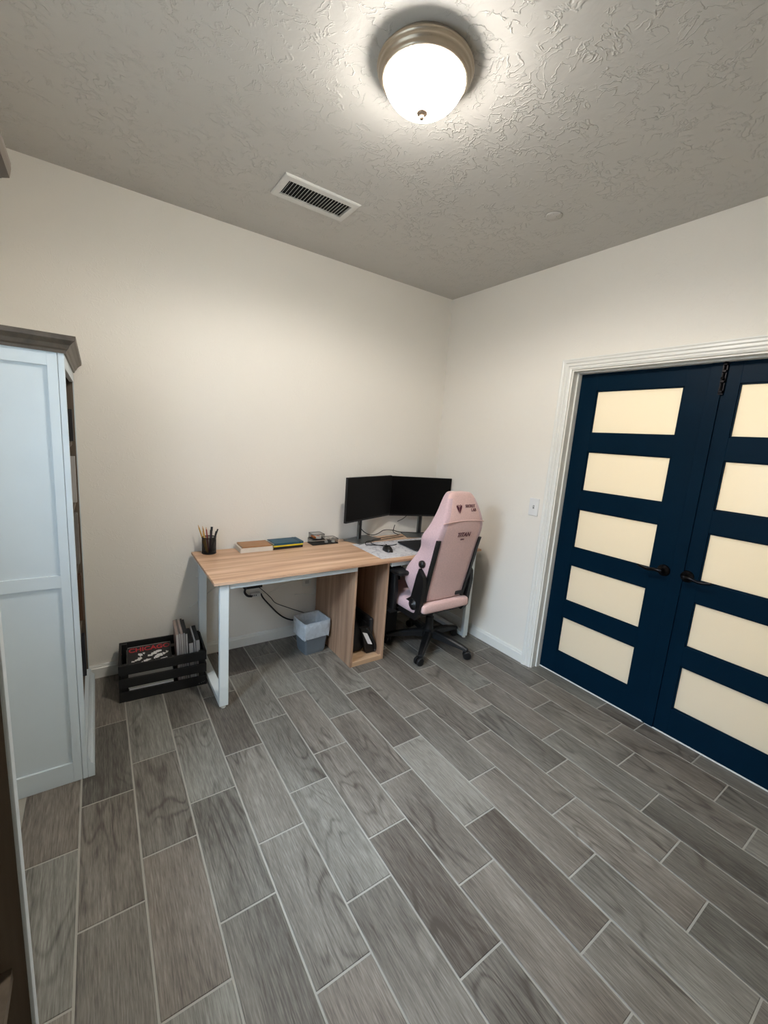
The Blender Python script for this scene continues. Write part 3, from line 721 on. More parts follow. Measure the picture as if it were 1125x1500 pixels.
# books on the desk
def book(label, corner, w_, d_, h, z, ang, cover, pages, nm='book', spine_front=True, grp=None, band=None):
    """corner = front-left bottom corner; ang = rotation of the front edge"""
    Mb = Matrix.Translation((corner[0], corner[1], 0)) @ Matrix.Rotation(ang, 4, 'Z')
    t = thing(nm, label, 'book', (corner[0], corner[1], z), ang)
    c = min(0.0028, h*0.22)
    b = MB(); b.box(0, w_, 0, d_, z, z+c, 0.0006, M=Mb); b.box(0, w_, 0, d_, z+h-c, z+h, 0.0006, M=Mb)
    if spine_front: b.box(0, w_, -0.0005, c, z, z+h, 0.0006, M=Mb)
    else: b.box(w_-c, w_, 0, d_, z, z+h, 0.0006, M=Mb)
    b.build('cover', cover, t)
    b = MB(); b.box(0.003, w_-0.004, (c if spine_front else 0.003), d_-0.003, z+c, z+h-c, M=Mb); b.build('pages', pages, t)
    if band: b = MB(); b.box(w_*0.86, w_*0.885, -0.001, d_+0.001, z-0.0003, z+h+0.0012, M=Mb); b.build('elastic_band', band, t)
    return t
M_paper = mat('book pages', srgb(222, 214, 198), 0.8, bump=0.3, bscale=500)
book('thick white hardback at the bottom of the left stack on the desk', (-1.777, -0.166), 0.215, 0.145, 0.030, ZT, 0.0, mat('white book cloth', srgb(216, 206, 192), 0.6), M_paper)
book('tan notebook lying on top of the thick white hardback', (-1.765, -0.160), 0.198, 0.136, 0.009, ZT+0.0305, 0.0, mat('tan leather cover', srgb(160, 116, 78), 0.5), M_paper)
book('black notebook at the bottom of the stack under the yellow one', (-1.553, -0.160), 0.217, 0.125, 0.018, ZT, 0.045, mat('black notebook cover', srgb(20, 19, 20), 0.5), M_paper)
book('yellow notebook between the black and the teal notebooks', (-1.552, -0.160), 0.217, 0.125, 0.011, ZT+0.0185, 0.045, mat('yellow cover', srgb(224, 200, 40), 0.5), M_paper)
book('dark teal notebook on top of the right stack with an elastic band', (-1.552, -0.163), 0.219, 0.130, 0.015, ZT+0.030, 0.045, mat('dark teal cover', srgb(24, 74, 94), 0.5), M_paper, spine_front=True, band=mat('teal elastic', srgb(14, 44, 58), 0.6))

# wire organiser tray and basket
def tray(nm, label, x0, x1, y0, y1, z0, h, ang=0.0):
    t = thing(nm, label, 'tray', ((x0+x1)/2, (y0+y1)/2, z0))
    Mt = rotz_about((x0+x1)/2, (y0+y1)/2, ang)
    pts = [Mt @ Vector(p) for p in ((x0, y0, 0), (x1, y0, 0), (x1, y1, 0), (x0, y1, 0))]
    pts = [(p.x, p.y) for p in pts]
    b = MB(); mesh_wall(b, pts, z0+0.002, z0+h, 0.011, 0.0007); o = b.build('wire_mesh', M_wire, t); o['kind'] = 'stuff'
    for z in (z0+0.003, z0+h):
        b = MB(); b.tube([(x, y, z) for x, y in pts+pts[:1]], 0.0016, 6, caps=False); b.build('rim', M_wire, t)
    b = MB(); b.prism([(x, y, z0) for x, y in pts], (0, 0, 0.002)); b.build('base', M_wire, t)
tray('mesh_tray', 'low black wire mesh tray on the desk holding clips', -1.255, -1.045, -0.140, -0.050, ZT, 0.038)
tray('mesh_basket', 'small black wire mesh basket stacked on the left of the mesh tray', -1.250, -1.160, -0.138, -0.052, ZT+0.039, 0.040)
cl = [('roll of white tape lying in the small mesh basket', (-1.20, -0.095), ZT+0.043, 'tape'), ]
t = thing('tape_roll', 'white tape roll with orange core lying in the small mesh basket', 'tape', (-1.195, -0.10, ZT+0.043))
b = MB(); b.lathe([(0.012, ZT+0.043), (0.024, ZT+0.043), (0.024, ZT+0.060), (0.012, ZT+0.060), (0.012, ZT+0.043)], (-1.195, -0.10, 0), 24); b.build('tape', M_trim, t)
b = MB(); b.lathe([(0.0105, ZT+0.043), (0.012, ZT+0.043), (0.012, ZT+0.061), (0.0105, ZT+0.061), (0.0105, ZT+0.043)], (-1.195, -0.10, 0), 24); b.build('core', mat('orange core', srgb(214, 110, 40), 0.5), t)
for i, (x, y, col, lab) in enumerate([(-1.228, -0.072, (206, 116, 50), 'orange glue stick lying in the small mesh basket'), (-1.125, -0.095, (150, 150, 148), 'grey binder clip at the left of the mesh tray'),
                                      (-1.095, -0.075, (60, 60, 62), 'dark binder clip in the middle of the mesh tray'), (-1.068, -0.10, (170, 168, 160), 'silver binder clip at the right end of the mesh tray')]):
    if i == 0:
        b = MB(); b.tube([(x, y-0.045, ZT+0.053), (x, y+0.012, ZT+0.053)], 0.008, 12); o = b.build('glue_stick', mat(lab, srgb(*col), 0.4), None, smooth=False); tag(o, lab, 'glue stick')
    else:
        t = thing('binder_clip', lab, 'clip', (x, y, ZT+0.0032))
        b = MB(); b.prism([(x-0.012, y-0.012, ZT+0.0032), (x-0.012, y+0.010, ZT+0.0032), (x-0.012, y-0.001, ZT+0.018)], (0.024, 0, 0)); b.build('clip_body', mat(lab, srgb(*col), 0.35), t)
        b = MB(); b.tube(smooth_pts([(x-0.007, y, ZT+0.017), (x-0.009, y+0.004, ZT+0.030), (x, y+0.006, ZT+0.034), (x+0.009, y+0.004, ZT+0.030), (x+0.007, y, ZT+0.017)], 4), 0.0008, 6); b.build('wire_handle', M_alu, t)

# ================================================================ cables and power under the desk
t = thing('power_strip', 'black power strip hanging on the wall just under the desktop', 'power strip', (-1.67, -0.02, 0.50))
b = MB(); b.box(-1.715, -1.585, -0.042, -0.0005, 0.440, 0.480, 0.005); b.build('strip_body', M_black, t)
b = MB(); b.tube(smooth_pts([(-1.705, -0.045, 0.455), (-1.712, -0.048, 0.425), (-1.69, -0.045, 0.395), (-1.66, -0.040, 0.385)]), 0.008, 8); b.build('plug', M_black, t)
t = thing('power_adapter', 'small white plug adapter hanging below the black power strip', 'adapter', (-1.62, -0.02, 0.38))
b = MB(); b.box(-1.665, -1.595, -0.040, -0.004, 0.374, 0.402, 0.004); b.build('adapter_body', mat('white adapter', srgb(222, 222, 218), 0.4), t)
b = MB()
for x in (-1.655, -1.643, -1.631): b.box(x, x+0.006, -0.0412, -0.039, 0.383, 0.393)
b.build('socket_slots', M_darkalu, t)
cable('black_cable', [(-1.592, -0.03, 0.392), (-1.575, -0.035, 0.355), (-1.52, -0.03, 0.285), (-1.46, -0.03, 0.215), (-1.40, -0.03, 0.165), (-1.33, -0.03, 0.135), (-1.24, -0.04, 0.125), (-1.178, -0.03, 0.12)], 0.0055, M_black,
      'thick black cord sagging along the wall from the adapter to the cabinet')
cable('thin_cable', [(-1.64, -0.03, 0.47), (-1.58, -0.03, 0.415), (-1.52, -0.03, 0.35), (-1.48, -0.03, 0.30), (-1.38, -0.03, 0.245), (-1.26, -0.03, 0.185), (-1.178, -0.03, 0.15)], 0.0028, mat('dark grey cord', srgb(48, 46, 44), 0.5),
      'thin dark grey cord running down the wall behind the waste bin')
M_wc = mat('white cord', srgb(238, 236, 228), 0.5)
cable('white_cable', [(-1.60, -0.02, 0.385), (-1.55, -0.02, 0.375), (-1.50, -0.02, 0.392), (-1.42, -0.02, 0.43), (-1.32, -0.02, 0.46), (-1.20, -0.02, 0.50)], 0.0032, M_wc,
      'thin white cord rising from the adapter towards the wall outlet')
cable('white_lead', [(-1.33, -0.02, 0.338), (-1.26, -0.02, 0.330), (-1.172, -0.02, 0.322)], 0.0042, M_wc, 'white lead running level into the back of the oak cabinet')
cable('white_string', [(-2.06, -0.010, 0.36), (-1.99, -0.010, 0.41), (-1.90, -0.010, 0.475)], 0.0032, M_wc, 'pale cord behind the left desk frame, lower of two')
cable('white_string', [(-2.02, -0.010, 0.566), (-1.95, -0.010, 0.570), (-1.88, -0.010, 0.573)], 0.0032, M_wc, 'pale cord behind the left desk frame, upper of two')

# PC tower under the right half of the desk
t = thing('computer_tower', 'black computer tower in the dark under the right half of the desk', 'computer', (-0.72, -0.28, 0))
b = MB(); b.box(-0.868, -0.600, -0.365, -0.04, 0.018, 0.60, 0.006); b.build('tower_case', mat('black tower steel', srgb(14, 14, 16), 0.5), t)
b = MB(); b.box(-0.863, -0.605, -0.372, -0.3645, 0.03, 0.59, 0.003); b.build('front_panel', M_black, t)
for (x, y) in ((-0.84, -0.32), (-0.63, -0.32), (-0.84, -0.08), (-0.63, -0.08)):
    b = MB(); b.lathe([(0, 0), (0.014, 0), (0.012, 0.019), (0, 0.019)], (x, y, 0), 12); b.build('foot', M_black, t)
b = MB(); b.tube(smooth_pts([(-0.30, -0.02, 0.62), (-0.32, -0.03, 0.40), (-0.29, -0.04, 0.22), (-0.22, -0.05, 0.19), (-0.17, -0.04, 0.25), (-0.17, -0.02, 0.42), (-0.18, -0.018, 0.60)]), 0.003, 8)
o = b.build('looping_cord', M_black, None, smooth=True); tag(o, 'black cord hanging in a loop behind the chair under the desk', 'cable')

# ================================================================ waste bin
bx, by, ba = -1.293, -0.262, math.radians(4)
t = thing('waste_bin', 'grey plastic waste bin with a clear liner against the oak cabinet', 'bin', (bx, by, 0), ba)
Mb = Matrix.Translation((bx, by, 0)) @ Matrix.Rotation(ba, 4, 'Z')
def rrect(hx, hy, r, z, n=6, wob=0.0, seed=0):
    wob *= 1.5; hx *= 0.96; hy *= 0.96; r *= 0.6
    rnd = random.Random(seed); out = []
    for (sx, sy, a0) in ((1, 1, 0), (-1, 1, PI/2), (-1, -1, PI), (1, -1, 1.5*PI)):
        for k in range(n):
            a = a0 + PI/2*k/(n-1); q = 1+rnd.uniform(-wob, wob)
            out.append(Mb @ Vector(((sx*(hx-r)+r*math.cos(a))*q, (sy*(hy-r)+r*math.sin(a))*q, z)))
    return out
b = MB()
b.loft([rrect(0.060, 0.055, 0.02, 0.004), rrect(0.078, 0.068, 0.025, 0.0), rrect(0.083, 0.073, 0.025, 0.02), rrect(0.104, 0.094, 0.028, 0.245), rrect(0.101, 0.091, 0.028, 0.245), rrect(0.080, 0.070, 0.025, 0.02), rrect(0.06, 0.05, 0.02, 0.012)])
b.build('bin_body', mat('grey bin plastic', srgb(108, 117, 124), 0.45), t, smooth=False)
def liner_mat():
    m, N, L, P = new_mat('translucent bin liner')
    out = [n for n in N if n.type == 'OUTPUT_MATERIAL'][0]
    P.inputs['Base Color'].default_value = srgb(222, 228, 232); P.inputs['Roughness'].default_value = 0.3
    tp = N.new('ShaderNodeBsdfTransparent'); mx = N.new('ShaderNodeMixShader')
    tc = N.new('ShaderNodeTexCoord'); nz = N.new('ShaderNodeTexNoise'); nz.inputs['Scale'].default_value = 26; nz.inputs['Detail'].default_value = 3
    nz.inputs['Distortion'].default_value = 1.2
    L.new(tc.outputs['Object'], nz.inputs['Vector'])
    mr = N.new('ShaderNodeMapRange'); mr.inputs['To Min'].default_value = 0.62; mr.inputs['To Max'].default_value = 0.98; L.new(nz.outputs['Fac'], mr.inputs['Value'])
    bp = N.new('ShaderNodeBump'); bp.inputs['Strength'].default_value = 0.8; bp.inputs['Distance'].default_value = 0.014
    L.new(nz.outputs['Fac'], bp.inputs['Height']); L.new(bp.outputs['Normal'], P.inputs['Normal'])
    L.new(mr.outputs[0], mx.inputs[0]); L.new(tp.outputs[0], mx.inputs[1]); L.new(P.outputs[0], mx.inputs[2]); L.new(mx.outputs[0], out.inputs[0])
    return m
M_liner = liner_mat()
t = thing('bin_liner', 'clear crinkled plastic liner folded over the waste bin rim', 'liner', (bx, by, 0.13), ba)
b = MB()
def jag(base, amp, seed):
    rnd = random.Random(seed); return [p + Vector((0, 0, rnd.uniform(-amp, amp))) for p in base]
rr = [jag(rrect(0.106, 0.096, 0.03, 0.128, 9, 0.03, 1), 0.012, 2), rrect(0.107, 0.097, 0.03, 0.165, 9, 0.012, 3), rrect(0.109, 0.099, 0.03, 0.21, 9, 0.010, 4),
      rrect(0.108, 0.098, 0.03, 0.248, 9, 0.004, 5), rrect(0.099, 0.089, 0.026, 0.246, 9, 0.004, 6), rrect(0.092, 0.083, 0.026, 0.17, 9, 0.02, 7), rrect(0.084, 0.075, 0.026, 0.08, 9, 0.03, 8), rrect(0.070, 0.060, 0.02, 0.03, 9, 0.03, 9)]
b.loft(rr, caps=False); b.build('liner_film', M_liner, t, smooth=True)
t['label'] = 'clear crinkled plastic liner folded over the waste bin rim'

# ================================================================ magazine crate
ca = math.radians(-3.2)
C0 = (-2.476, -0.342)
Mc = Matrix.Translation((C0[0], C0[1], 0)) @ Matrix.Rotation(ca, 4, 'Z')    # local x: along the front, y: to the wall
cw, cd, chh = 0.449, 0.295, 0.218
t = thing('magazine_crate', 'black slatted wooden crate of magazines on the floor by the back wall', 'crate', (C0[0], C0[1], 0), ca)
def cb(nm, *a, m=M_blackwood, par=None, bev=0.0015):
    b = MB(); b.box(*a, bev, M=Mc); return b.build(nm, m, par or t)
SL = [(0.0, 0.058), (0.083, 0.137), (0.162, chh)]
for z0, z1 in SL:
    cb('slat', 0.0, cw, 0.0, 0.012, z0, z1)
    cb('slat', 0.0, cw, cd-0.012, cd, z0, z1)
    cb('slat', 0.0, 0.012, 0.0125, cd-0.0125, z0, z1)
    cb('slat', cw-0.012, cw, 0.0125, cd-0.0125, z0, z1)
for x in (0.012, cw-0.040):
    for y in (0.0125, cd-0.0305): cb('corner_post', x, x+0.028, y, y+0.018, 0.0, chh-0.002)
cb('bottom_board', 0.0125, cw-0.0125, 0.0125, cd-0.0125, 0.002, 0.012)
b = MB()
for x, z in ((0.405, 0.012), (0.418, 0.015), (0.428, 0.018), (0.436, 0.020)): b.box(x, x+0.004, -0.0015, 0.0, z, z+0.004, M=Mc)
b.build('staples', M_alu, t)
# flat pile of magazines, left part of the crate
cols = [(236, 236, 232), (226, 226, 220), (240, 240, 238), (206, 208, 196), (234, 232, 226), (222, 222, 218)]
zc = 0.0125
for i in range(6):
    th = 0.0145 + 0.003*(i % 3)
    t2 = thing('magazine', ['bottom magazine of the flat pile in the crate', 'second magazine from the bottom of the flat pile in the crate', 'third magazine from the bottom of the flat pile in the crate',
               'fourth magazine from the bottom of the flat pile in the crate', 'fifth magazine from the bottom of the flat pile in the crate', 'top magazine of the flat pile, under the tilted red-lettered one'][i], 'magazine', tuple(Mc @ Vector((0.14, 0.12, zc))), ca, 'magazines lying flat in the crate')
    dx = random.uniform(0, 0.006); x0 = 0.045+dx
    b = MB(); b.box(x0, x0+0.222, 0.017, 0.250, zc+0.0006, zc+th-0.0006, M=Mc); b.build('pages', mat('magazine pages', srgb(*cols[i]), 0.7, bump=0.3, bscale=600), t2)
    b = MB(); b.box(x0-0.001, x0+0.224, 0.0165, 0.252, zc+th-0.0006, zc+th, M=Mc); b.box(x0-0.001, x0+0.224, 0.0165, 0.252, zc, zc+0.0006, M=Mc)
    b.build('cover', mat('magazine cover', srgb(*[c*0.6 for c in cols[(i+2) % 6]]), 0.35), t2)
    zc += th+0.0003
# tilted CHICAGO magazine leaning on the rear slats
Mt = Mc @ Matrix.Translation((0.042, 0.072, zc+0.004)) @ Matrix.Rotation(math.radians(19), 4, 'X')
t = thing('magazine', 'black magazine with red CHICAGO lettering tilted on the pile in the crate', 'magazine', tuple(Mc @ Vector((0.14, 0.05, zc))), ca)
b = MB(); b.box(0, 0.232, 0, 0.195, 0, 0.008, 0.0006, M=Mt); b.build('cover', mat('black cover', srgb(18, 16, 18), 0.35), t)
b = MB(); b.box(0.001, 0.231, 0.1955, 0.199, 0.0005, 0.0075, M=Mt); b.build('page_edge', mat('grey page edge', srgb(150, 150, 146), 0.7), t)
M_red = mat('red print', srgb(178, 34, 44), 0.4); M_ink = mat('white print', srgb(214, 212, 208), 0.5)
text('lettering', 'CHICAGO', 0.044, M_red, t, Mt @ Matrix.Translation((0.116, 0.168, 0.0083)), sx=1.08, bold=0.001, extrude=0.0003)
b = MB(); rnd = random.Random(4)
for q_ in range(26):
    px = 0.022+0.19*((q_*0.618) % 1); py = 0.03+0.105*((q_*0.414+0.1) % 1); sx = rnd.uniform(0.006, 0.021); sy = rnd.uniform(0.006, 0.022)
    poly = []
    for k in range(11):
        a = 2*PI*k/11; q = rnd.uniform(0.4, 1.0); poly.append((px+sx*q*math.cos(a), py+sy*q*math.sin(a), 0.0081+0.00002*q_))
    b.prism(poly, (0, 0, 0.0002), M=Mt)
o = b.build('white_pictures', M_ink, t); o['kind'] = 'stuff'
# second magazine behind it, showing a pale band
Mt2 = Mc @ Matrix.Translation((0.036, 0.087, zc-0.001)) @ Matrix.Rotation(math.radians(18.4), 4, 'X')
t = thing('magazine', 'grey magazine tilted behind the red-lettered one, its top strip showing', 'magazine', tuple(Mc @ Vector((0.14, 0.10, zc))), ca)
b = MB(); b.box(0, 0.236, 0.0, 0.196, -0.0015, 0.0005, M=Mt2); b.build('cover', mat('pale grey cover', srgb(150, 152, 148), 0.45), t)
b = MB(); b.box(0.002, 0.234, 0.002, 0.194, -0.006, -0.0016, M=Mt2); b.build('pages', M_paper, t)
# upright magazines, right half
up = [(0.300, 0.014, 0.318, (150, 132, 124), 'tan magazine standing upright, leftmost in the crate'), (0.315, 0.010, 0.322, (90, 84, 82), 'dark grey magazine standing upright, second from the left'),
      (0.326, 0.012, 0.316, (176, 160, 154), 'pinkish grey magazine standing upright, third from the left'), (0.339, 0.010, 0.322, (40, 38, 40), 'charcoal magazine standing upright, fourth from the left'),
      (0.350, 0.012, 0.314, (26, 26, 28), 'black magazine standing upright, fifth from the left'), (0.365, 0.026, 0.250, (22, 22, 22), 'thick black book standing lower in the crate'),
      (0.394, 0.008, 0.262, (200, 202, 206), 'white magazine standing upright near the right end of the crate'), (0.404, 0.022, 0.262, (20, 20, 20), 'black book standing upright at the right end of the crate')]
for (x, th, h, col, lab) in up:
    t = thing('magazine' if 'magazine' in lab else 'book', lab, 'magazine' if 'magazine' in lab else 'book', tuple(Mc @ Vector((x, 0.16, 0.0125))), ca)
    y0, y1 = 0.045, 0.255
    lean = Mc @ Matrix.Translation((x, 0, 0.0125)) @ Matrix.Rotation(math.radians(-2), 4, 'Y')
    m = mat(lab, srgb(*col), 0.4)
    b = MB(); b.box(0, 0.0012, y0, y1, 0.001, h, M=lean); b.box(th-0.0012, th, y0, y1, 0.001, h, M=lean); b.box(0, th, y1-0.0012, y1, 0.001, h, M=lean); b.box(0, th, y0, y1, h, h+0.0012, M=lean); b.build('cover', m, t)
    b = MB(); b.box(0.0013, th-0.0013, y0+0.001, y1-0.0014, 0.002, h-0.001, M=lean); b.build('pages', mat('upright pages', srgb(186, 182, 178), 0.7), t)

# ================================================================ gaming chair
CX = -0.545
BX, BY = -0.465, -0.600          # base centre
t = thing('office_chair', 'pink fabric gaming chair with black base pushed under the desk', 'chair', (BX, BY, 0))
chair = t
# --- backrest
def back_ring(z, wr, yr, wf, yf, wi, ym, cx):
    r = 0.018
    return [(cx-wr+0.02, yr, z), (cx, yr-0.004, z), (cx+wr-0.02, yr, z), (cx+wr, yr+0.018, z),
            (cx+wf, yf-0.03, z), (cx+wf+0.002, yf, z), (cx+wf-0.03, yf+0.022, z), (cx+wi, ym, z),
            (cx, ym+0.002, z), (cx-wi, ym, z), (cx-wf+0.03, yf+0.022, z), (cx-wf-0.002, yf, z), (cx-wf, yf-0.03, z), (cx-wr, yr+0.018, z)]
secs = [(0.470, .182, -.822, .185, -.735, .12, -.745, -.560), (0.485, .190, -.826, .200, -.715, .13, -.735, -.560), (0.54, .193, -.835, .222, -.695, .13, -.735, -.558), (0.60, .195, -.845, .252, -.680, .14, -.740, -.555),
        (0.66, .197, -.857, .268, -.680, .15, -.750, -.552), (0.72, .198, -.868, .245, -.690, .15, -.760, -.550), (0.78, .198, -.880, .212, -.715, .15, -.775, -.547), (0.85, .198, -.893, .192, -.745, .14, -.790, -.545),
        (0.91, .200, -.903, .228, -.757, .14, -.800, -.540), (0.955, .202, -.912, .220, -.775, .14, -.808, -.535), (1.00, .200, -.920, .198, -.790, .12, -.815, -.530), (1.05, .188, -.926, .178, -.800, .10, -.815, -.530),
        (1.10, .170, -.918, .152, -.805, .10, -.812, -.530), (1.15, .152, -.905, .130, -.805, .09, -.812, -.532), (1.20, .130, -.890, .108, -.808, .07, -.815, -.535), (1.228, .106, -.880, .088, -.812, .06, -.818, -.538), (1.238, .088, -.868, .075, -.822, .05, -.825, -.540)]
b = MB(); b.loft([back_ring(*s) for s in secs])
bk = b.build('backrest', [M_pink, M_pinkside], t, smooth=True, sub=2)
for p in bk.data.polygons:     # rear face in the darker pink, bolsters in the paler mauve
    if abs(p.normal.y) < 0.82: p.material_index = 1
    if p.normal.z > 0.6: p.material_index = 0
def rear_pt(x, z, off=0.0):
    for i in range(len(secs)-1):
        a, c = secs[i], secs[i+1]
        if a[0] <= z <= c[0]:
            f = (z-a[0])/(c[0]-a[0]); return Vector((x, a[2]+(c[2]-a[2])*f-off, z))
    return Vector((x, secs[-1][2]-off, z))
# black edge strips
for s in (-1, 1):
    b = MB(); rings = []
    for k in range(12):
        z = 0.478 + (0.925-0.478)*k/11
        for i in range(len(secs)-1):
            if secs[i][0] <= z <= secs[i+1][0]:
                f = (z-secs[i][0])/(secs[i+1][0]-secs[i][0]); wr = secs[i][1]+(secs[i+1][1]-secs[i][1])*f; cx = secs[i][7]+(secs[i+1][7]-secs[i][7])*f
        x = cx + s*(wr-0.012); y = rear_pt(0, z).y
        rings.append([(x-s*0.012, y-0.005, z), (x+s*0.010, y-0.004, z), (x+s*0.014, y+0.016, z), (x-s*0.012, y+0.012, z)])
    b.loft(rings); b.build('side_strip', M_black, t)
# seam piping at the head section
b = MB(); b.tube(smooth_pts([rear_pt(-.716, 1.035, -0.010), rear_pt(-.69, 1.045, 0.002), rear_pt(-.60, 1.052, 0.002), rear_pt(-.53, 1.054, 0.003), rear_pt(-.45, 1.052, 0.002), rear_pt(-.37, 1.045, 0.002), rear_pt(-.345, 1.035, -0.010)]), 0.003, 8)
b.build('seam_piping', M_pink, t, smooth=True)
# embroidered writing on the rear
def on_rear(x, z, tilt):
    p = rear_pt(x, z, 0.006); return Matrix.Translation(p) @ Matrix.Rotation(math.radians(tilt), 4, 'X') @ Matrix.Rotation(PI/2, 4, 'X')
text('lettering', 'TITAN', 0.043, M_logo, t, on_rear(-.527, 0.955, 9), shear=0.25, sx=0.98, bold=0.0005)
text('lettering', 'EVO', 0.014, M_logo, t, on_rear(-.529, 0.922, 9), sx=1.2, bold=0.0004)
text('lettering', 'SECRET', 0.027, M_logo, t, on_rear(-.487, 1.148, -15), sx=1.0, bold=0.0004)
text('lettering', 'LAB', 0.027, M_logo, t, on_rear(-.458, 1.122, -15), sx=1.0, bold=0.0004)
b = MB(); Ml = on_rear(-.588, 1.136, -15)
for s in (-1, 1):
    b.prism([(s*0.002, -0.034, 0), (s*0.002, 0.004, 0), (s*0.010, 0.012, 0), (s*0.010, 0.018, 0), (s*0.024, 0.020, 0), (s*0.024, 0.008, 0)], (0, 0, 0.001), M=Ml)
    b.prism([(s*0.003, 0.010, 0), (s*0.003, 0.018, 0), (s*0.008, 0.024, 0), (s*0.020, 0.024, 0), (s*0.006, 0.020, 0)], (0, 0, 0.001), M=Ml)
b.build('shield_emblem', M_logo, t)
b = MB(); Mg = on_rear(-.437, 0.510, 9) @ Matrix.Translation((0, 0, 0.006)); b.box(-0.031, 0.031, -0.014, 0.014, -0.004, 0.0015, 0.001, M=Mg); b.build('care_tag', M_black, t)
# lumbar knob on the left side, hinge covers
for s in (-1, 1):
    xk = -.548 + s*0.213
    b = MB(); b.lathe([(0, 0), (0.024, 0), (0.026, 0.006), (0.024, 0.020), (0.014, 0.026), (0, 0.026)], (0, 0, 0), 24,
                      M=Matrix.Translation((xk, -0.805, 0.745)) @ Matrix.Rotation(s*PI/2, 4, 'Y'))
    b.build('lumbar_knob', M_black, t, smooth=True)
    x0 = -.555 + s*0.205
    b = MB(); b.prism([(x0, -0.835, 0.40), (x0, -0.845, 0.50), (x0, -0.858, 0.60), (x0, -0.850, 0.665), (x0, -0.800, 0.715), (x0, -0.780, 0.66), (x0, -0.74, 0.50), (x0, -0.66, 0.44), (x0, -0.60, 0.40), (x0, -0.62, 0.35), (x0, -0.80, 0.35)], (s*0.030, 0, 0))
    b.build('recliner_bracket', M_black, t)
    b = MB(); b.lathe([(0, 0), (0.040, 0), (0.038, 0.010), (0.012, 0.014), (0.012, 0.018), (0, 0.018)], (0, 0, 0), 24,
                      M=Matrix.Translation((x0+s*0.030, -0.775, 0.455)) @ Matrix.Rotation(s*PI/2, 4, 'Y'))
    b.build('hinge_cover', M_black, t, smooth=True)
# --- seat
def srect(x0, x1, y0, y1, z, r=0.05, n=4):
    out = []
    for (cx_, cy_, a0) in ((x1-r, y1-r, 0), (x0+r, y1-r, PI/2), (x0+r, y0+r, PI), (x1-r, y0+r, 1.5*PI)):
        for k in range(n):
            a = a0+PI/2*k/(n-1); out.append((cx_+r*math.cos(a), cy_+r*math.sin(a), z))
    return out
sx0, sx1 = -.805, -.295
b = MB(); b.loft([srect(sx0+.03, sx1-.03, -.800, -.300, .385), srect(sx0+.004, sx1-.004, -.815, -.285, .392), srect(sx0, sx1, -.818, -.280, .42), srect(sx0+.004, sx1-.004, -.812, -.285, .462), srect(sx0+.03, sx1-.03, -.79, -.31, .478)])
b.build('seat', M_pinkside, t, smooth=True, sub=1)
b = MB(); b.loft([srect(-.765, -.345, -.858, -.80, .402, .02), srect(-.770, -.340, -.866, -.80, .412, .022), srect(-.770, -.340, -.862, -.80, .462, .022), srect(-.764, -.346, -.852, -.80, .472, .02)])
b.build('rear_cushion_flap', M_pink, t, smooth=True, sub=1)
b = MB(); b.loft([srect(-.74, -.37, -.76, -.36, .345), srect(-.785, -.315, -.80, -.31, .365), srect(-.790, -.310, -.80, -.305, .386)]); b.build('seat_shell', M_black, t)
b = MB(); b.box(-.60, -.40, -.72, -.44, .315, .350, .008); b.build('tilt_mechanism', M_black, t)
b = MB(); b.tube([(-.60, -.56, .335), (-.74, -.56, .325)], 0.007); b.box(-.79, -.735, -.575, -.545, .318, .330, .003); b.build('height_lever', M_black, t)
# --- armrests
for s in (-1, 1):
    x = -.550 + s*0.288
    b = MB(); b.box(min(x-s*.045, -.55+s*.12), max(x-s*.045, -.55+s*.12), -.62, -.55, .352, .366, .003) if False else b.box(x-.035, x+.012, -.635, -.545, .350, .372, .004)
    b.build('arm_bracket', M_black, t)
    b = MB(); b.loft([srect(x-.018, x+.018, -.630, -.550, .36, .012), srect(x-.020, x+.020, -.640, -.555, .50, .012), srect(x-.018, x+.018, -.625, -.555, .645, .012)]); b.build('arm_post', M_black, t)
    b = MB(); b.loft([srect(x-.046, x+.046, -.720, -.460, .646, .035), srect(x-.050, x+.050, -.726, -.454, .656, .035), srect(x-.050, x+.050, -.726, -.454, .668, .035), srect(x-.042, x+.042, -.716, -.464, .676, .03)])
    b.build('arm_pad', M_black, t, smooth=False)
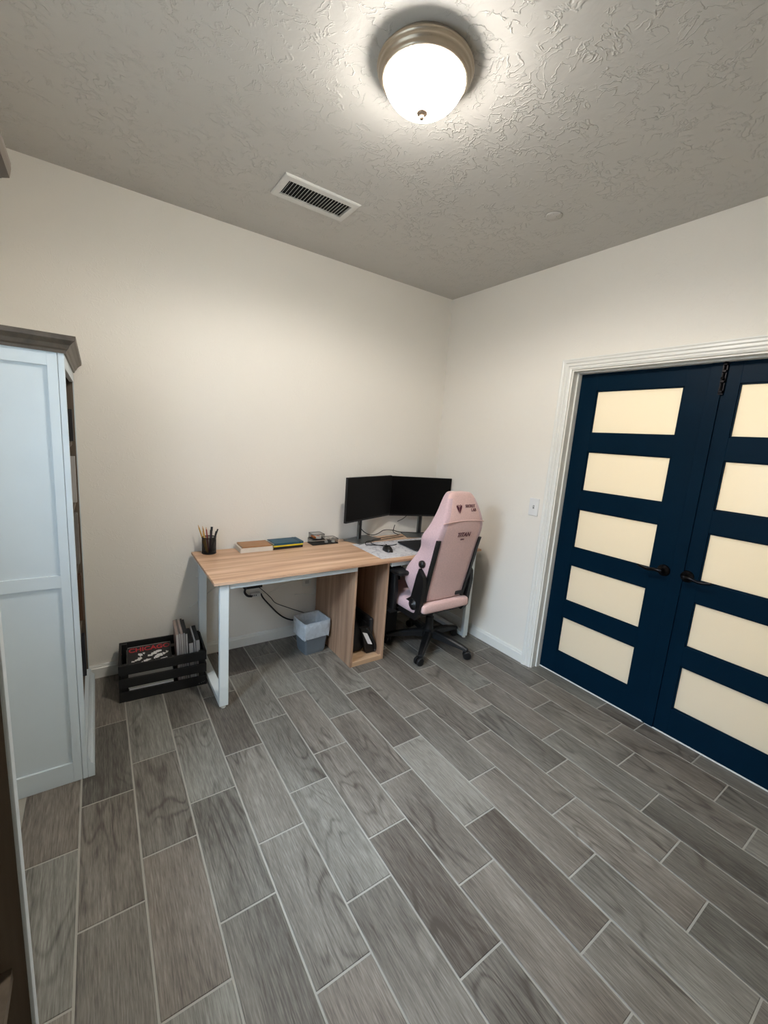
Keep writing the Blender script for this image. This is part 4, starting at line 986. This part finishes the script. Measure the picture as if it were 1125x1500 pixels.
# --- gas lift and five-star base
b = MB(); b.lathe([(0, .075), (.036, .075), (.038, .13), (.030, .17), (.030, .235), (.022, .24), (.022, .320), (0, .320)], (BX, BY, 0), 24); b.build('gas_lift', M_black, t)
b = MB(); b.lathe([(0, .080), (.050, .080), (.062, .095), (.060, .125), (.042, .140), (0, .140)], (BX, BY, 0), 28); b.build('hub', M_black, t)
RB = 0.312
a0 = math.atan2(-0.190, -0.262)+math.radians(4)
for k in range(5):
    a = a0 + 2*PI*k/5
    d = Vector((math.cos(a), math.sin(a), 0)); n_ = Vector((-d.y, d.x, 0)); c = Vector((BX, BY, 0))
    b = MB(); rings = []
    for (r, w_, zt, zb) in ((0.035, .034, .132, .085), (0.10, .030, .128, .082), (0.20, .026, .113, .074), (0.29, .022, .092, .066), (RB+0.012, .018, .080, .062)):
        p = c+d*r; rings.append([p-n_*w_+Vector((0, 0, zb)), p+n_*w_+Vector((0, 0, zb)), p+n_*w_*.9+Vector((0, 0, zt-.008)), p+n_*w_*.55+Vector((0, 0, zt)), p-n_*w_*.55+Vector((0, 0, zt)), p-n_*w_*.9+Vector((0, 0, zt-.008))])
    b.loft(rings); lg = b.build('leg', M_black, t)
    p = c+d*RB; yaw = a + (0.5 if k % 2 else -0.7) + (3.0 if k == 2 else 0)
    wd = Vector((math.cos(yaw), math.sin(yaw), 0)); wn = Vector((-wd.y, wd.x, 0))
    pc = p + wd*0.012
    Mw = Matrix.Translation((pc.x, pc.y, 0.030)) @ Matrix.Rotation(yaw, 4, 'Z') @ Matrix.Rotation(PI/2, 4, 'X')
    b = MB()
    for s in (-1, 1): b.lathe([(0, s*.006), (.027, s*.006), (.030, s*.009), (.030, s*.021), (.026, s*.026), (.010, s*.028), (0, s*.028)], (0, 0, 0), 22, M=Mw)
    b.lathe([(0, -.008), (.008, -.008), (.008, .008), (0, .008)], (0, 0, 0), 10, M=Mw)
    b.tube([(p.x, p.y, .034), (p.x, p.y, .066)], .010, 10)
    b.build('caster', M_black, lg)
print('objects', len(bpy.data.objects))
